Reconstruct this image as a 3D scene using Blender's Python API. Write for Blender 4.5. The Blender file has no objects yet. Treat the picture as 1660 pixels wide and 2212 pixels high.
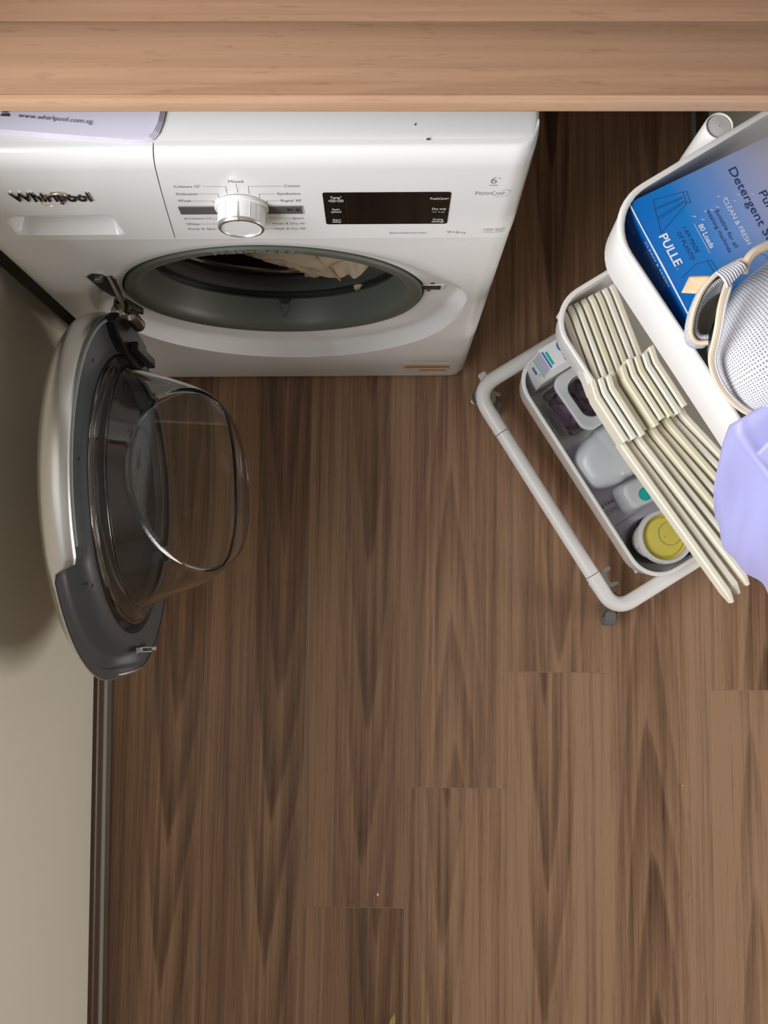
import bpy, bmesh, math, random
from mathutils import Vector, Matrix, noise
R = math.radians
random.seed(7)
scene = bpy.context.scene
C = scene.collection

# ------------------------------------------------------------------ camera, light, exposure
cam = bpy.data.cameras.new('camera'); cam.sensor_fit = 'HORIZONTAL'; cam.sensor_width = 36; cam.lens = 36*2000/1660
cam.clip_start = .02
co = bpy.data.objects.new('camera', cam); C.objects.link(co)
co.location = (0, 0, 1.65); co.rotation_euler = (R(5.43), 0, 0); scene.camera = co
w = bpy.data.worlds.new('world'); scene.world = w; w.use_nodes = True
w.node_tree.nodes['Background'].inputs[0].default_value = (.80, .88, 1, 1)
w.node_tree.nodes['Background'].inputs[1].default_value = .5

def area(name, loc, rot, sx, sy, e, col):
    l = bpy.data.lights.new(name, 'AREA'); l.shape = 'RECTANGLE'; l.size = sx; l.size_y = sy; l.energy = e; l.color = col
    o = bpy.data.objects.new(name, l); C.objects.link(o); o.location = loc; o.rotation_euler = rot; return o
# daylight entering by the window in the left wall (above the picture)
area('window_daylight', (-.92, -.33, 1.48), (0, R(-90), 0), .98, 1.48, 56, (.98, .98, 1))
# light from the right by an added low opening, shaped to graze the floor
area('low_right_light', (3.24, -.80, .58), (0, R(90), 0), .86, 1.3, 50, (1, .97, .92))
vs = scene.view_settings
vs.view_transform = 'Standard'; vs.look = 'None'; vs.gamma = 1; vs.use_curve_mapping = False; vs.exposure = 0.0

# ------------------------------------------------------------------ helpers
def tag(o, label=None, cat=None, group=None, kind=None):
    if label: o['label'] = label
    if cat: o['category'] = cat
    if group: o['group'] = group
    if kind: o['kind'] = kind
    return o
def empty(name, loc=(0,0,0), rz=0, label=None, cat=None, group=None):
    o = bpy.data.objects.new(name, None); C.objects.link(o); o.empty_display_size = .05
    o.location = loc; o.rotation_euler = (0, 0, rz); return tag(o, label, cat, group)
def link(name, me, mat, parent=None):
    if mat is not None:
        me.materials.clear()
        for m in (mat if isinstance(mat, (list, tuple)) else [mat]): me.materials.append(m)
    o = bpy.data.objects.new(name, me); C.objects.link(o)
    if parent is not None: o.parent = parent
    return o
def finish(me, smooth=True, sharp=38):
    if smooth:
        me.polygons.foreach_set('use_smooth', [True]*len(me.polygons))
        me.set_sharp_from_angle(angle=R(sharp))
    me.update()
def mk(name, v, f, mat, parent=None, smooth=True, sharp=38, fix=True):
    me = bpy.data.meshes.new(name); me.from_pydata([tuple(p) for p in v], [], f)
    if fix:
        bm = bmesh.new(); bm.from_mesh(me); bmesh.ops.recalc_face_normals(bm, faces=bm.faces); bm.to_mesh(me); bm.free()
    finish(me, smooth, sharp); return link(name, me, mat, parent)
def bm_obj(name, bm, mat, parent=None, smooth=True, sharp=38):
    bmesh.ops.recalc_face_normals(bm, faces=bm.faces)
    me = bpy.data.meshes.new(name); bm.to_mesh(me); bm.free(); finish(me, smooth, sharp); return link(name, me, mat, parent)
def bx(bm, x0, x1, y0, y1, z0, z1, bev=0, seg=2):
    g = bmesh.ops.create_cube(bm, size=1)['verts']
    for q in g: q.co = Vector(((x0+x1)/2+q.co.x*(x1-x0), (y0+y1)/2+q.co.y*(y1-y0), (z0+z1)/2+q.co.z*(z1-z0)))
    if bev: bmesh.ops.bevel(bm, geom=list({e for q in g for e in q.link_edges}), offset=bev, segments=seg, profile=.5, affect='EDGES')
def box(name, x0, x1, y0, y1, z0, z1, mat, parent=None, bev=0, seg=2):
    bm = bmesh.new(); bx(bm, x0, x1, y0, y1, z0, z1, bev, seg); return bm_obj(name, bm, mat, parent)
def rr(hx, hy, r, seg=8, cx=0, cy=0):
    p = []
    for (sx, sy, a0) in ((1,1,0),(-1,1,90),(-1,-1,180),(1,-1,270)):
        for i in range(seg+1):
            a = R(a0+90*i/seg); p.append((cx+sx*(hx-r)+r*math.cos(a), cy+sy*(hy-r)+r*math.sin(a)))
    return p
def loft(name, loops, mat, parent=None, closed=True, caps=(True, True), smooth=True, sharp=38):
    n = len(loops[0]); v = [p for l in loops for p in l]; f = []
    for i in range(len(loops)-1):
        for j in range(n if closed else n-1):
            k = (j+1) % n; f.append((i*n+j, i*n+k, (i+1)*n+k, (i+1)*n+j))
    if caps[0]: f.append(tuple(range(n))[::-1])
    if caps[1]: f.append(tuple((len(loops)-1)*n+j for j in range(n)))
    return mk(name, v, f, mat, parent, smooth, sharp)
def lathe(name, prof, mat, parent=None, axis='z', c=(0,0,0), seg=48, closed_prof=False, caps=(False, False), shear=None, sharp=38):
    v, f = [], []; m = len(prof)
    for j in range(seg):
        a = 2*math.pi*j/seg
        for (r, h) in prof:
            x, y = r*math.cos(a), r*math.sin(a)
            p = [c[0]+x, c[1]+y, c[2]+h] if axis == 'z' else ([c[0]+x, c[1]+h, c[2]+y] if axis == 'y' else [c[0]+h, c[1]+x, c[2]+y])
            if shear: p = shear(p)
            v.append(p)
    for j in range(seg):
        k = (j+1) % seg
        for i in range(m if closed_prof else m-1):
            q = (i+1) % m; f.append((j*m+i, k*m+i, k*m+q, j*m+q))
    if caps[0]: f.append(tuple(j*m for j in range(seg)))
    if caps[1]: f.append(tuple(j*m+m-1 for j in range(seg)))
    return mk(name, v, f, mat, parent, True, sharp)
def fillet(pts, r, seg=6, closed=False):
    out = []; n = len(pts)
    for i, p in enumerate(pts):
        p = Vector(p)
        if not closed and i in (0, n-1): out.append(p); continue
        a, b = Vector(pts[i-1]), Vector(pts[(i+1) % n])
        d1, d2 = (a-p), (b-p); rr_ = min(r, d1.length*.49, d2.length*.49)
        s, e = p+d1.normalized()*rr_, p+d2.normalized()*rr_
        for k in range(seg+1):
            t = k/seg; out.append((1-t)**2*s+2*t*(1-t)*p+t*t*e)
    return out
def tube(name, path, rad, mat, parent=None, seg=14, closed=False, flat=1.0, up=Vector((0,0,1)), caps=True):
    path = [Vector(p) for p in path]; n = len(path); v, f = [], []
    for i, p in enumerate(path):
        a = path[i-1] if (i or closed) else p; b = path[(i+1) % n] if (i < n-1 or closed) else p
        t = (b-a).normalized(); s = t.cross(up)
        if s.length < 1e-4: s = t.cross(Vector((0,1,.01)))
        s.normalize(); u = s.cross(t)
        r_ = rad[i] if isinstance(rad, (list, tuple)) else rad
        for k in range(seg):
            q = 2*math.pi*k/seg; v.append(p+s*r_*math.cos(q)+u*r_*flat*math.sin(q))
    for i in range(n if closed else n-1):
        j = (i+1) % n
        for k in range(seg):
            m = (k+1) % seg; f.append((i*seg+k, i*seg+m, j*seg+m, j*seg+k))
    if not closed and caps: f.append(tuple(range(seg))[::-1]); f.append(tuple((n-1)*seg+k for k in range(seg)))
    return mk(name, v, f, mat, parent)
def grid(name, nu, nv, fn, mat, parent=None, uv=False, sharp=60, thick=0, smooth=True, fix=False):
    v = [fn(i/(nu-1), j/(nv-1)) for j in range(nv) for i in range(nu)]
    f = [(j*nu+i, j*nu+i+1, (j+1)*nu+i+1, (j+1)*nu+i) for j in range(nv-1) for i in range(nu-1)]
    o = mk(name, v, f, mat, parent, smooth, sharp, fix)
    if uv:
        ul = o.data.uv_layers.new(name='UVMap')
        for lp in o.data.loops: i = lp.vertex_index; ul.data[lp.index].uv = ((i % nu)/(nu-1), (i//nu)/(nv-1))
    if thick:
        m = o.modifiers.new('solid', 'SOLIDIFY'); m.thickness = thick; m.offset = 0
    return o
def poly(name, pts, y0, y1, mat, parent=None, frame=None, bev=0):
    """prism of a 2-D outline; frame maps (a, b, depth) to a point"""
    fr = frame or (lambda a, b, d: (a, d, b)); n = len(pts)
    v = [fr(a, b, y0) for a, b in pts]+[fr(a, b, y1) for a, b in pts]
    f = [tuple(range(n)), tuple(range(2*n-1, n-1, -1))]+[(i, (i+1) % n, n+(i+1) % n, n+i) for i in range(n)]
    o = mk(name, v, f, mat, parent, False)
    if bev:
        m = o.modifiers.new('bevel', 'BEVEL'); m.width = bev; m.segments = 2; m.limit_method = 'ANGLE'
    return o
def smst(x, a=0., b=1.):
    t = max(0, min(1, (x-a)/(b-a))); return t*t*(3-2*t)

_H = {}
def textmesh(s, bold=0., shear=0.):
    cu = bpy.data.curves.new('t', 'FONT'); cu.body = s; cu.size = 1; cu.resolution_u = 3; cu.offset = bold; cu.shear = shear
    o = bpy.data.objects.new('t', cu); C.objects.link(o)
    dg = bpy.context.evaluated_depsgraph_get(); dg.update()
    me = bpy.data.meshes.new_from_object(o.evaluated_get(dg))
    bpy.data.objects.remove(o); bpy.data.curves.remove(cu); return me
def lettering(name, s, frame, x0, z0, width, cap, mat, parent, bold=0., shear=0., depth=0):
    """printed word: (x0,z0) baseline left, fitted to width and cap height; frame maps (a,b,lift) to a point"""
    if 'H' not in _H:
        m = textmesh('H'); _H['H'] = max(p.co.y for p in m.vertices); bpy.data.meshes.remove(m)
    me = textmesh(s, bold, shear)
    xs = [p.co.x for p in me.vertices]; a, b = min(xs), max(xs); k = width/(b-a); q = cap/_H['H']
    n = len(me.vertices)
    vv = [(x0+(p.co.x-a)*k, z0+p.co.y*q) for p in me.vertices]; ff = [tuple(p.vertices) for p in me.polygons]
    if depth:
        ed = {}
        for p in ff:
            for i in range(len(p)):
                e = (p[i], p[(i+1) % len(p)]); ed[e] = 1
        side = [(e[0], e[1], e[1]+n, e[0]+n) for e in ed if (e[1], e[0]) not in ed]
        v = [frame(x, z, depth) for x, z in vv]+[frame(x, z, 0) for x, z in vv]
        o = mk(name, v, ff+side, mat, parent, False, fix=False)
    else:
        o = mk(name, [frame(x, z, .0003) for x, z in vv], ff, mat, parent, False, fix=False)
    bpy.data.meshes.remove(me); return o
def stroke(name, pts, wdt, frame, mat, parent, lift=.0003, closed=False):
    v, f = [], []; P = [Vector(p).to_2d() if len(p) > 2 else Vector(p) for p in pts]; n = len(P)
    for i in range(n if closed else n-1):
        a, b = P[i], P[(i+1) % n]; d = (b-a)
        if d.length < 1e-9: continue
        d.normalize(); s = Vector((-d.y, d.x))*wdt/2; a = a-d*wdt/2; b = b+d*wdt/2; k = len(v)
        v += [frame(*(a+s), lift), frame(*(a-s), lift), frame(*(b-s), lift), frame(*(b+s), lift)]; f.append((k, k+1, k+2, k+3))
    return mk(name, v, f, mat, parent, False, fix=False)

# ------------------------------------------------------------------ materials
def mat(name, col, rough=.5, metal=0, spec=.5, bump=None, **kw):
    m = bpy.data.materials.new(name); m.use_nodes = True; nt = m.node_tree; b = nt.nodes['Principled BSDF']
    b.inputs['Base Color'].default_value = (*col, 1); b.inputs['Roughness'].default_value = rough
    b.inputs['Metallic'].default_value = metal; b.inputs['Specular IOR Level'].default_value = spec
    for k, v in kw.items(): b.inputs[k.replace('_', ' ')].default_value = v
    tc = nt.nodes.new('ShaderNodeTexCoord'); ns = nt.nodes.new('ShaderNodeTexNoise')
    ns.inputs['Scale'].default_value = bump[0] if bump else 12; ns.inputs['Detail'].default_value = 4
    nt.links.new(tc.outputs['Object'], ns.inputs['Vector'])
    # a faint unevenness of tone keeps every surface procedural
    mr = nt.nodes.new('ShaderNodeMapRange'); mr.inputs[3].default_value = max(0, rough-.03); mr.inputs[4].default_value = min(1, rough+.03)
    nt.links.new(ns.outputs[0], mr.inputs[0]); nt.links.new(mr.outputs[0], b.inputs['Roughness'])
    if bump:
        bp = nt.nodes.new('ShaderNodeBump'); bp.inputs['Strength'].default_value = bump[1]; bp.inputs['Distance'].default_value = bump[2]
        nt.links.new(ns.outputs[0], bp.inputs['Height']); nt.links.new(bp.outputs[0], b.inputs['Normal'])
    return m
def glass(name, col=(1,1,1), rough=0.0, ior=1.45):
    m = mat(name, col, rough); b = m.node_tree.nodes['Principled BSDF']
    for l in list(b.inputs['Roughness'].links): m.node_tree.links.remove(l)
    b.inputs['Roughness'].default_value = rough
    b.inputs['Transmission Weight'].default_value = 1; b.inputs['IOR'].default_value = ior; return m
def wood(name, dark, mid, light, gloss=.38, along='y', cath=1.0, var=.18, fine=1.0, width=.178, st=.55, fn_=.34):
    m = bpy.data.materials.new(name); m.use_nodes = True; nt = m.node_tree; N, Lk = nt.nodes, nt.links; b = N['Principled BSDF']
    def nd(t, **k):
        o = N.new(t)
        for a, v in k.items():
            if a.startswith('i'): o.inputs[int(a[1:])].default_value = v
            else: setattr(o, a, v)
        return o
    def ma(op, a, c=None, d=None):
        o = nd('ShaderNodeMath', operation=op)
        for i, q in enumerate((a, c, d)):
            if q is None: continue
            if isinstance(q, (int, float)): o.inputs[i].default_value = q
            else: Lk.new(q, o.inputs[i])
        return o.outputs[0]
    tc = nd('ShaderNodeTexCoord'); oi = nd('ShaderNodeObjectInfo'); sp = nd('ShaderNodeSeparateXYZ'); Lk.new(tc.outputs['Object'], sp.inputs[0])
    x, y = (sp.outputs[0], sp.outputs[1]) if along == 'y' else (sp.outputs[1], sp.outputs[0])
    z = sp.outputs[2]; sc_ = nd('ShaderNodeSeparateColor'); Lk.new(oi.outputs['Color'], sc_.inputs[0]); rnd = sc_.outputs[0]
    xo = ma('ADD', ma('ADD', x, z), ma('MULTIPLY', rnd, 31.7)); yo = ma('ADD', y, ma('MULTIPLY', rnd, 17.3))
    def nz(sx, sy, det=3, rough=.55, dist=0.):
        cb = nd('ShaderNodeCombineXYZ'); Lk.new(ma('MULTIPLY', xo, sx), cb.inputs[0]); Lk.new(ma('MULTIPLY', yo, sy), cb.inputs[1])
        t = nd('ShaderNodeTexNoise'); t.inputs['Scale'].default_value = 1; t.inputs['Detail'].default_value = det
        t.inputs['Roughness'].default_value = rough; t.inputs['Distortion'].default_value = dist
        Lk.new(cb.outputs[0], t.inputs['Vector']); return t.outputs[0]
    wob = ma('SUBTRACT', nz(3.2, .9, 1), .5)
    wob2 = ma('SUBTRACT', nz(60, 6, 2), .5)
    xc = ma('ADD', ma('ADD', x, ma('MULTIPLY', wob, width*.30)), ma('MULTIPLY', ma('SUBTRACT', rnd, .5), width*.45))
    par = ma('POWER', ma('ABSOLUTE', ma('DIVIDE', xc, width*.17)), 1.35)
    sgn = ma('SUBTRACT', ma('MULTIPLY', ma('GREATER_THAN', ma('FRACT', ma('MULTIPLY', rnd, 7.31)), .35), 2.), 1.)
    v = ma('ADD', ma('ADD', par, ma('MULTIPLY', ma('MULTIPLY', y, sgn), 4.2)), ma('ADD', ma('MULTIPLY', wob, 1.6), ma('MULTIPLY', wob2, .30)))
    sw = ma('FRACT', ma('MULTIPLY', v, .85))
    bands = ma('MULTIPLY', ma('POWER', sw, 1.3), ma('SUBTRACT', 1., ma('POWER', sw, 9.)))
    core = ma('MULTIPLY', ma('SUBTRACT', 1., ma('MINIMUM', ma('ABSOLUTE', ma('DIVIDE', xc, width*.40)), 1.)), ma('MULTIPLY', nz(2.5, 1.1, 1), 1.5))
    med = nz(34, .55, 3, .6, .1); str_ = nz(120, 1.0, 3, .6, .1); fin = nz(420*fine, 7, 3, .7); pore = nz(300*fine, 22, 2, .6); big = nz(8, .5, 2)
    g = ma('SUBTRACT', ma('MULTIPLY', med, .60), ma('MULTIPLY', ma('MULTIPLY', bands, core), .30*cath))
    g = ma('ADD', g, ma('ADD', ma('MULTIPLY', str_, st), (.55-st)*.5)); g = ma('ADD', g, ma('ADD', ma('MULTIPLY', fin, fn_), (.34-fn_)*.5)); g = ma('ADD', g, ma('MULTIPLY', big, .34))
    g = ma('SUBTRACT', g, ma('MULTIPLY', ma('GREATER_THAN', pore, .64), .07))
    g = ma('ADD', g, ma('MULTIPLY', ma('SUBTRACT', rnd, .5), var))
    cr = nd('ShaderNodeValToRGB'); Lk.new(g, cr.inputs[0]); e = cr.color_ramp.elements
    e[0].position = .56; e[0].color = (*dark, 1); e[1].position = 1.0; e[1].color = (*light, 1)
    q = e.new(.80); q.color = (*mid, 1)
    Lk.new(cr.outputs[0], b.inputs['Base Color'])
    mr = nd('ShaderNodeMapRange'); mr.inputs[3].default_value = gloss-.04; mr.inputs[4].default_value = gloss+.10; Lk.new(fin, mr.inputs[0]); Lk.new(mr.outputs[0], b.inputs['Roughness'])
    bp = nd('ShaderNodeBump'); bp.inputs['Strength'].default_value = .12; bp.inputs['Distance'].default_value = .0006
    Lk.new(fin, bp.inputs['Height']); Lk.new(bp.outputs[0], b.inputs['Normal']); b.inputs['Specular IOR Level'].default_value = .45
    return m
M = {}
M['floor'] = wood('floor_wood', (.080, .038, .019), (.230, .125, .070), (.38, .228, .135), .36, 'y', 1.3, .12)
M['seam'] = mat('plank_edge_glint', (.40, .28, .19), .4)  # paler bevel colour stands for light caught along the plank edges
M['top'] = wood('worktop_wood', (.19, .098, .055), (.34, .190, .112), (.46, .275, .170), .42, 'x', 1.3, .1, .6, .16, .26, .18)
M['edge'] = wood('worktop_edge_wood', (.24, .130, .072), (.40, .23, .135), (.52, .33, .21), .42, 'x', .35, .1, .6, .1, .3, .2)
M['skirt'] = wood('skirting_wood', (.035, .018, .011), (.060, .032, .020), (.09, .05, .032), .35, 'y', .2, .05)
M['wall'] = mat('wall_paint', (.73, .68, .56), .65, bump=(260, .08, .0004))
M['white_wall'] = mat('room_paint', (.36, .35, .32), .8, bump=(200, .08, .0004))
M['dark'] = mat('dark_board', (.02, .018, .016), .5)
M['black'] = mat('black_plastic', (.008, .008, .009), .35)
M['enamel'] = mat('white_enamel', (.80, .80, .79), .22)
M['fascia'] = mat('white_gloss_plastic', (.80, .80, .79), .16)
M['print'] = mat('grey_print', (.20, .20, .20), .5)
M['print2'] = mat('pale_grey_print', (.33, .33, .32), .5)
M['display'] = mat('display_glass', (.003, .003, .003), .08)
M['dprint'] = mat('display_print', (.75, .75, .75), .5)
M['dline'] = mat('display_key_line', (.02, .02, .02), .4)
M['slot'] = mat('grey_window_film', (.11, .105, .10), .25)
M['chrome'] = mat('chrome', (.72, .72, .72), .14, 1)
M['silver'] = mat('satin_silver', (.80, .79, .77), .34, 1)
M['gold'] = mat('gold_swoosh', (.70, .55, .33), .25, 1)
M['badge'] = mat('badge_dark', (.05, .04, .045), .18, .7)
M['rubber'] = mat('gasket_rubber', (.098, .106, .088), .42)
M['rubberdk'] = mat('gasket_inner_rubber', (.05, .054, .047), .42)
M['steel'] = mat('drum_steel', (.45, .43, .42), .28, 1)
M['ring'] = mat('door_ring_plastic', (.072, .078, .084), .34)
M['ring2'] = mat('door_ring_groove', (.30, .33, .34), .3)
M['glass'] = glass('door_glass', (.93, .96, .95))
M['hinge'] = mat('hinge_steel', (.34, .33, .27), .22, 1)
M['sticker'] = mat('sticker_film', (.72, .71, .69), .3)
M['orange'] = mat('orange_print', (.62, .27, .06), .5)
M['powder'] = mat('white_powder_coat', (.86, .845, .82), .34, bump=(500, .05, .0002))
M['cap'] = mat('grey_white_cap', (.70, .68, .66), .42)
M['zinc'] = mat('zinc_caster_steel', (.45, .48, .47), .28, 1)
M['wheel'] = mat('caster_wheel', (.16, .16, .16), .45)
M['cream1'] = mat('cream_plastic', (.82, .77, .64), .4)
M['cream2'] = mat('ivory_plastic', (.83, .80, .71), .42)
M['cream3'] = mat('yellowed_plastic', (.76, .71, .54), .4)
M['beige'] = mat('beige_cotton', (.66, .51, .36), .9, bump=(420, .3, .0008))
M['paper'] = mat('booklet_paper', (.72, .69, .80), .7)
M['ink'] = mat('dark_ink', (.055, .05, .075), .6)
M['speck'] = mat('brown_speck', (.16, .10, .06), .8)
M['leaf'] = mat('yellow_dry_leaf', (.55, .38, .14), .7)
M['lilac'] = mat('lavender_satin', (.32, .315, .58), .45, bump=(900, .12, .0005), Sheen_Weight=.4)
M['grey_tape'] = mat('grey_ribbed_tape', (.52, .52, .57), .6)
M['tan'] = mat('tan_piping', (.63, .53, .40), .7, bump=(700, .3, .0006))
M['tanlabel'] = mat('tan_woven_label', (.66, .47, .29), .8)
M['whiteprint'] = mat('white_print', (.85, .86, .9), .5)
M['navyprint'] = mat('navy_print', (.03, .04, .14), .5)
M['cardwhite'] = mat('white_card', (.80, .81, .82), .45)
M['greenp'] = mat('green_print', (.02, .52, .38), .5)
M['bluep'] = mat('blue_print', (.05, .16, .55), .5)
M['lilacp'] = mat('lilac_print', (.55, .55, .72), .5)
M['clear'] = glass('clear_plastic', (.95, .95, .96), .03, 1.3)
M['frost'] = mat('frosted_white_plastic', (.80, .83, .86), .3, Transmission_Weight=.35)
M['purple'] = mat('purple_fabric', (.11, .065, .10), .8, bump=(60, .5, .004))
M['teal'] = mat('teal_sticker', (.0, .55, .47), .45)
M['yellow'] = mat('yellow_lid', (.66, .56, .10), .4)
M['crystal'] = mat('white_crystals', (.78, .76, .70), .6, bump=(160, .9, .004))
M['leaflet'] = mat('lilac_grey_leaflet', (.72, .69, .79), .6)
M['frame'] = mat('window_frame_white', (.8, .8, .8), .4)
M['lamp'] = mat('lamp_opal', (.9, .9, .88), .5, Emission_Color=(1, .93, .82, 1), Emission_Strength=3.0)
M['bead'] = mat('bead_grey', (.26, .25, .21), .4)  # grey of the thin line along the skirting

# mesh fabric of the laundry bag (open knit: relief and dark pinholes)
def mesh_fabric():
    m = mat('white_mesh_fabric', (.72, .73, .78), .75); nt = m.node_tree; N, Lk = nt.nodes, nt.links; b = N['Principled BSDF']
    uv = N.new('ShaderNodeUVMap'); mp = N.new('ShaderNodeMapping'); mp.inputs['Scale'].default_value = (46, 46, 1); Lk.new(uv.outputs[0], mp.inputs[0])
    vo = N.new('ShaderNodeTexVoronoi'); vo.inputs['Scale'].default_value = 1; vo.inputs['Randomness'].default_value = .12; Lk.new(mp.outputs[0], vo.inputs['Vector'])
    cr = N.new('ShaderNodeValToRGB'); e = cr.color_ramp.elements
    e[0].position = .16; e[0].color = (.20, .195, .21, 1); e[1].position = .40; e[1].color = (.62, .62, .67, 1); Lk.new(vo.outputs['Distance'], cr.inputs[0])
    Lk.new(cr.outputs[0], b.inputs['Base Color'])
    bp = N.new('ShaderNodeBump'); bp.inputs['Strength'].default_value = .7; bp.inputs['Distance'].default_value = .0012
    Lk.new(vo.outputs['Distance'], bp.inputs['Height']); Lk.new(bp.outputs[0], b.inputs['Normal']); return m
M['mesh'] = mesh_fabric()
# printed blue to pale gradient of the detergent box (local y runs from its foot to its head)
def box_print():
    m = mat('detergent_box_print', (.1, .3, .7), .3); nt = m.node_tree; N, Lk = nt.nodes, nt.links; b = N['Principled BSDF']
    tc = N.new('ShaderNodeTexCoord'); sp = N.new('ShaderNodeSeparateXYZ'); Lk.new(tc.outputs['Object'], sp.inputs[0])
    mr = N.new('ShaderNodeMapRange'); mr.inputs[1].default_value = 0; mr.inputs[2].default_value = .155; Lk.new(sp.outputs[1], mr.inputs[0])
    cr = N.new('ShaderNodeValToRGB'); e = cr.color_ramp.elements
    e[0].position = 0; e[0].color = (.004, .125, .44, 1); e[1].position = 1; e[1].color = (.66, .66, .78, 1)
    for p, c in ((.28, (.012, .19, .55)), (.55, (.17, .32, .68)), (.8, (.44, .49, .74))):
        q = e.new(p); q.color = (*c, 1)
    Lk.new(mr.outputs[0], cr.inputs[0]); Lk.new(cr.outputs[0], b.inputs['Base Color']); return m
M['boxprint'] = box_print()

# ------------------------------------------------------------------ the setting
FR = R(-.82)                                   # run of the planks
floor = box('floor', -1.2, 3.6, -4.6, 1.8, -.03, -.0075, M['dark']); tag(floor, kind='structure'); floor.rotation_euler.z = FR
def plank_mesh(wd, ln):
    bm = bmesh.new(); bx(bm, -wd/2+.00006, wd/2-.00006, -ln/2+.00006, ln/2-.00006, -.0075, 0)
    ed = [e for e in bm.edges if all(abs(v.co.z) < 1e-6 for v in e.verts)]
    r = bmesh.ops.bevel(bm, geom=ed, offset=.0007, segments=1, affect='EDGES')
    for f in r['faces']: f.material_index = 1
    me = bpy.data.meshes.new('plank'); bm.to_mesh(me); bm.free(); me.materials.append(M['floor']); me.materials.append(M['seam']); return me
PW, PL = .178, 1.22
pm = plank_mesh(PW, PL)
joint = {-1: -.527, 0: -.324, 1: -.1225, 2: -.78, 3: -.149, -2: -.78, -3: -.82}
tone = {(-3, 0): -.9, (-3, -1): -1.0, (-2, -1): -.8, (-2, 0): -.85, (-1, 0): .32, (-1, -1): -.35, (0, 0): .63, (0, -1): .71, (1, 0): .58, (1, -1): .83, (2, 0): .78, (2, -1): .66, (3, 0): .48, (3, -1): .74}  # left columns darkened for both plank colour and the shade lying there
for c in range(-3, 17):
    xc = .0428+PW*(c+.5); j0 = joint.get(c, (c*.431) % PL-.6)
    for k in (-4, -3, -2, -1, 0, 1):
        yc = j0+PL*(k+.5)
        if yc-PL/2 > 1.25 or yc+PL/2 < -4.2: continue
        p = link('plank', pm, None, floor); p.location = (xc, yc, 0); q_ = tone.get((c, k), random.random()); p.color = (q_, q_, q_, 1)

WR = R(.59)
wl = empty('wall_left'); 
C.objects.unlink(wl); bpy.data.objects.remove(wl)
WY0, WY1 = -4.2, .436
bm = bmesh.new()
bx(bm, -.14, 0, WY0, WY1, 0, .96, .002)
bx(bm, -.14, 0, WY0, WY1, 2.24, 2.8)
bx(bm, -.14, 0, WY0, -1.90, .96, 2.24)
bx(bm, -.14, 0, .36, WY1, .96, 2.24)
wl = bm_obj('wall_left', bm, M['wall']); wl.location = (-.4972, 0, 0); wl.rotation_euler.z = WR; tag(wl, kind='structure')
wn = empty('window_1', (-.4972, 0, 0), WR); tag(wn, kind='structure')
for y0 in (-1.90, .32): box('window_frame', -.125, -.085, y0, y0+.04, .96, 2.24, M['frame'], wn)
for z0 in (.96, 2.20): box('window_frame', -.125, -.085, -1.86, .32, z0, z0+.04, M['frame'], wn)
# skirting at the foot of the left wall
sk = empty('baseboard_left', (-.4972, 0, 0), WR); tag(sk, kind='structure')
def run(name, prof, y0, y1, m, par): return loft(name, [[(a, y, b) for a, b in prof] for y in (y0, y1)], m, par, sharp=25)
run('skirting_board', [(0, 0), (.009, 0), (.009, .047), (.007, .050), (0, .050)], WY0, WY1-.01, M['skirt'], sk)
run('grey_bead', [(.009, .012), (.0135, .012), (.0128, .0165), (.0105, .0205), (.009, .021)], WY0, WY1-.01, M['bead'], sk)
run('scotia_strip', [(.009, 0), (.0205, 0), (.0205, .004), (.0185, .0085), (.0142, .012), (.009, .012)], WY0, WY1-.01, M['skirt'], sk)

def wall(name, *b): return tag(box(name, *b, M['white_wall']), kind='structure')
wall('wall_alcove_left', -.70, -.565, .436, 1.2, 0, 2.8)
wall('wall_back', -.70, 3.3, 1.12, 1.24, 0, 2.8)
bm = bmesh.new(); bx(bm, 3.2, 3.32, -4.2, -1.5, 0, 2.8); bx(bm, 3.2, 3.32, -.1, 1.24, 0, 2.8); bx(bm, 3.2, 3.32, -1.5, -.1, 1.05, 2.8); bx(bm, 3.2, 3.32, -1.5, -.1, 0, .12)
tag(bm_obj('wall_right', bm, M['white_wall']), kind='structure')
wn2 = empty('added_opening_right', (3.2, 0, 0)); tag(wn2, kind='structure')  # added unseen opening, kept low so its light reaches wall more than floor
box('window_frame', .03, .07, -1.50, -1.46, .12, 1.05, M['frame'], wn2); box('window_frame', .03, .07, -.14, -.10, .12, 1.05, M['frame'], wn2); box('window_frame', .03, .07, -1.46, -.14, 1.01, 1.05, M['frame'], wn2); box('window_frame', .03, .07, -1.46, -.14, .12, .16, M['frame'], wn2)
wall('wall_front', -.75, 3.32, -4.32, -4.2, 0, 2.8)
wall('ceiling', -.75, 3.32, -4.32, 1.24, 2.8, 2.9)
sp_ = tag(box('wall_panel_right', .588, .612, .44, 1.12, 0, .89, M['wall'], None, .0015), kind='structure')
bs = empty('baseboard_right', (.588, 0, 0)); tag(bs, kind='structure')
run('skirting_board', [(0, 0), (-.010, 0), (-.010, .047), (-.008, .05), (0, .05)], .46, 1.12, M['skirt'], bs)
run('grey_bead', [(-.010, 0), (-.0155, 0), (-.0145, .008), (-.010, .010)], .46, 1.12, M['bead'], bs)

# worktop over the washing machine
WT = empty('worktop', (0, .415, .896), 0, 'walnut-look worktop with dark underside strip above the washing machine', 'worktop')
box('top_board', -.56, .66, .0015, .0653, .002, .024, M['top'], WT, .0004)
box('top_board', -.56, .66, 0.0655, .70, .002, .0239, M['top'], WT, .0004)
box('front_edging', -.56, .66, 0, .0018, 0, .0242, M['edge'], WT, .0003)
box('underside_strip', -.56, .66, .003, .05, -.0055, .002, M['black'], WT)

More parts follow.
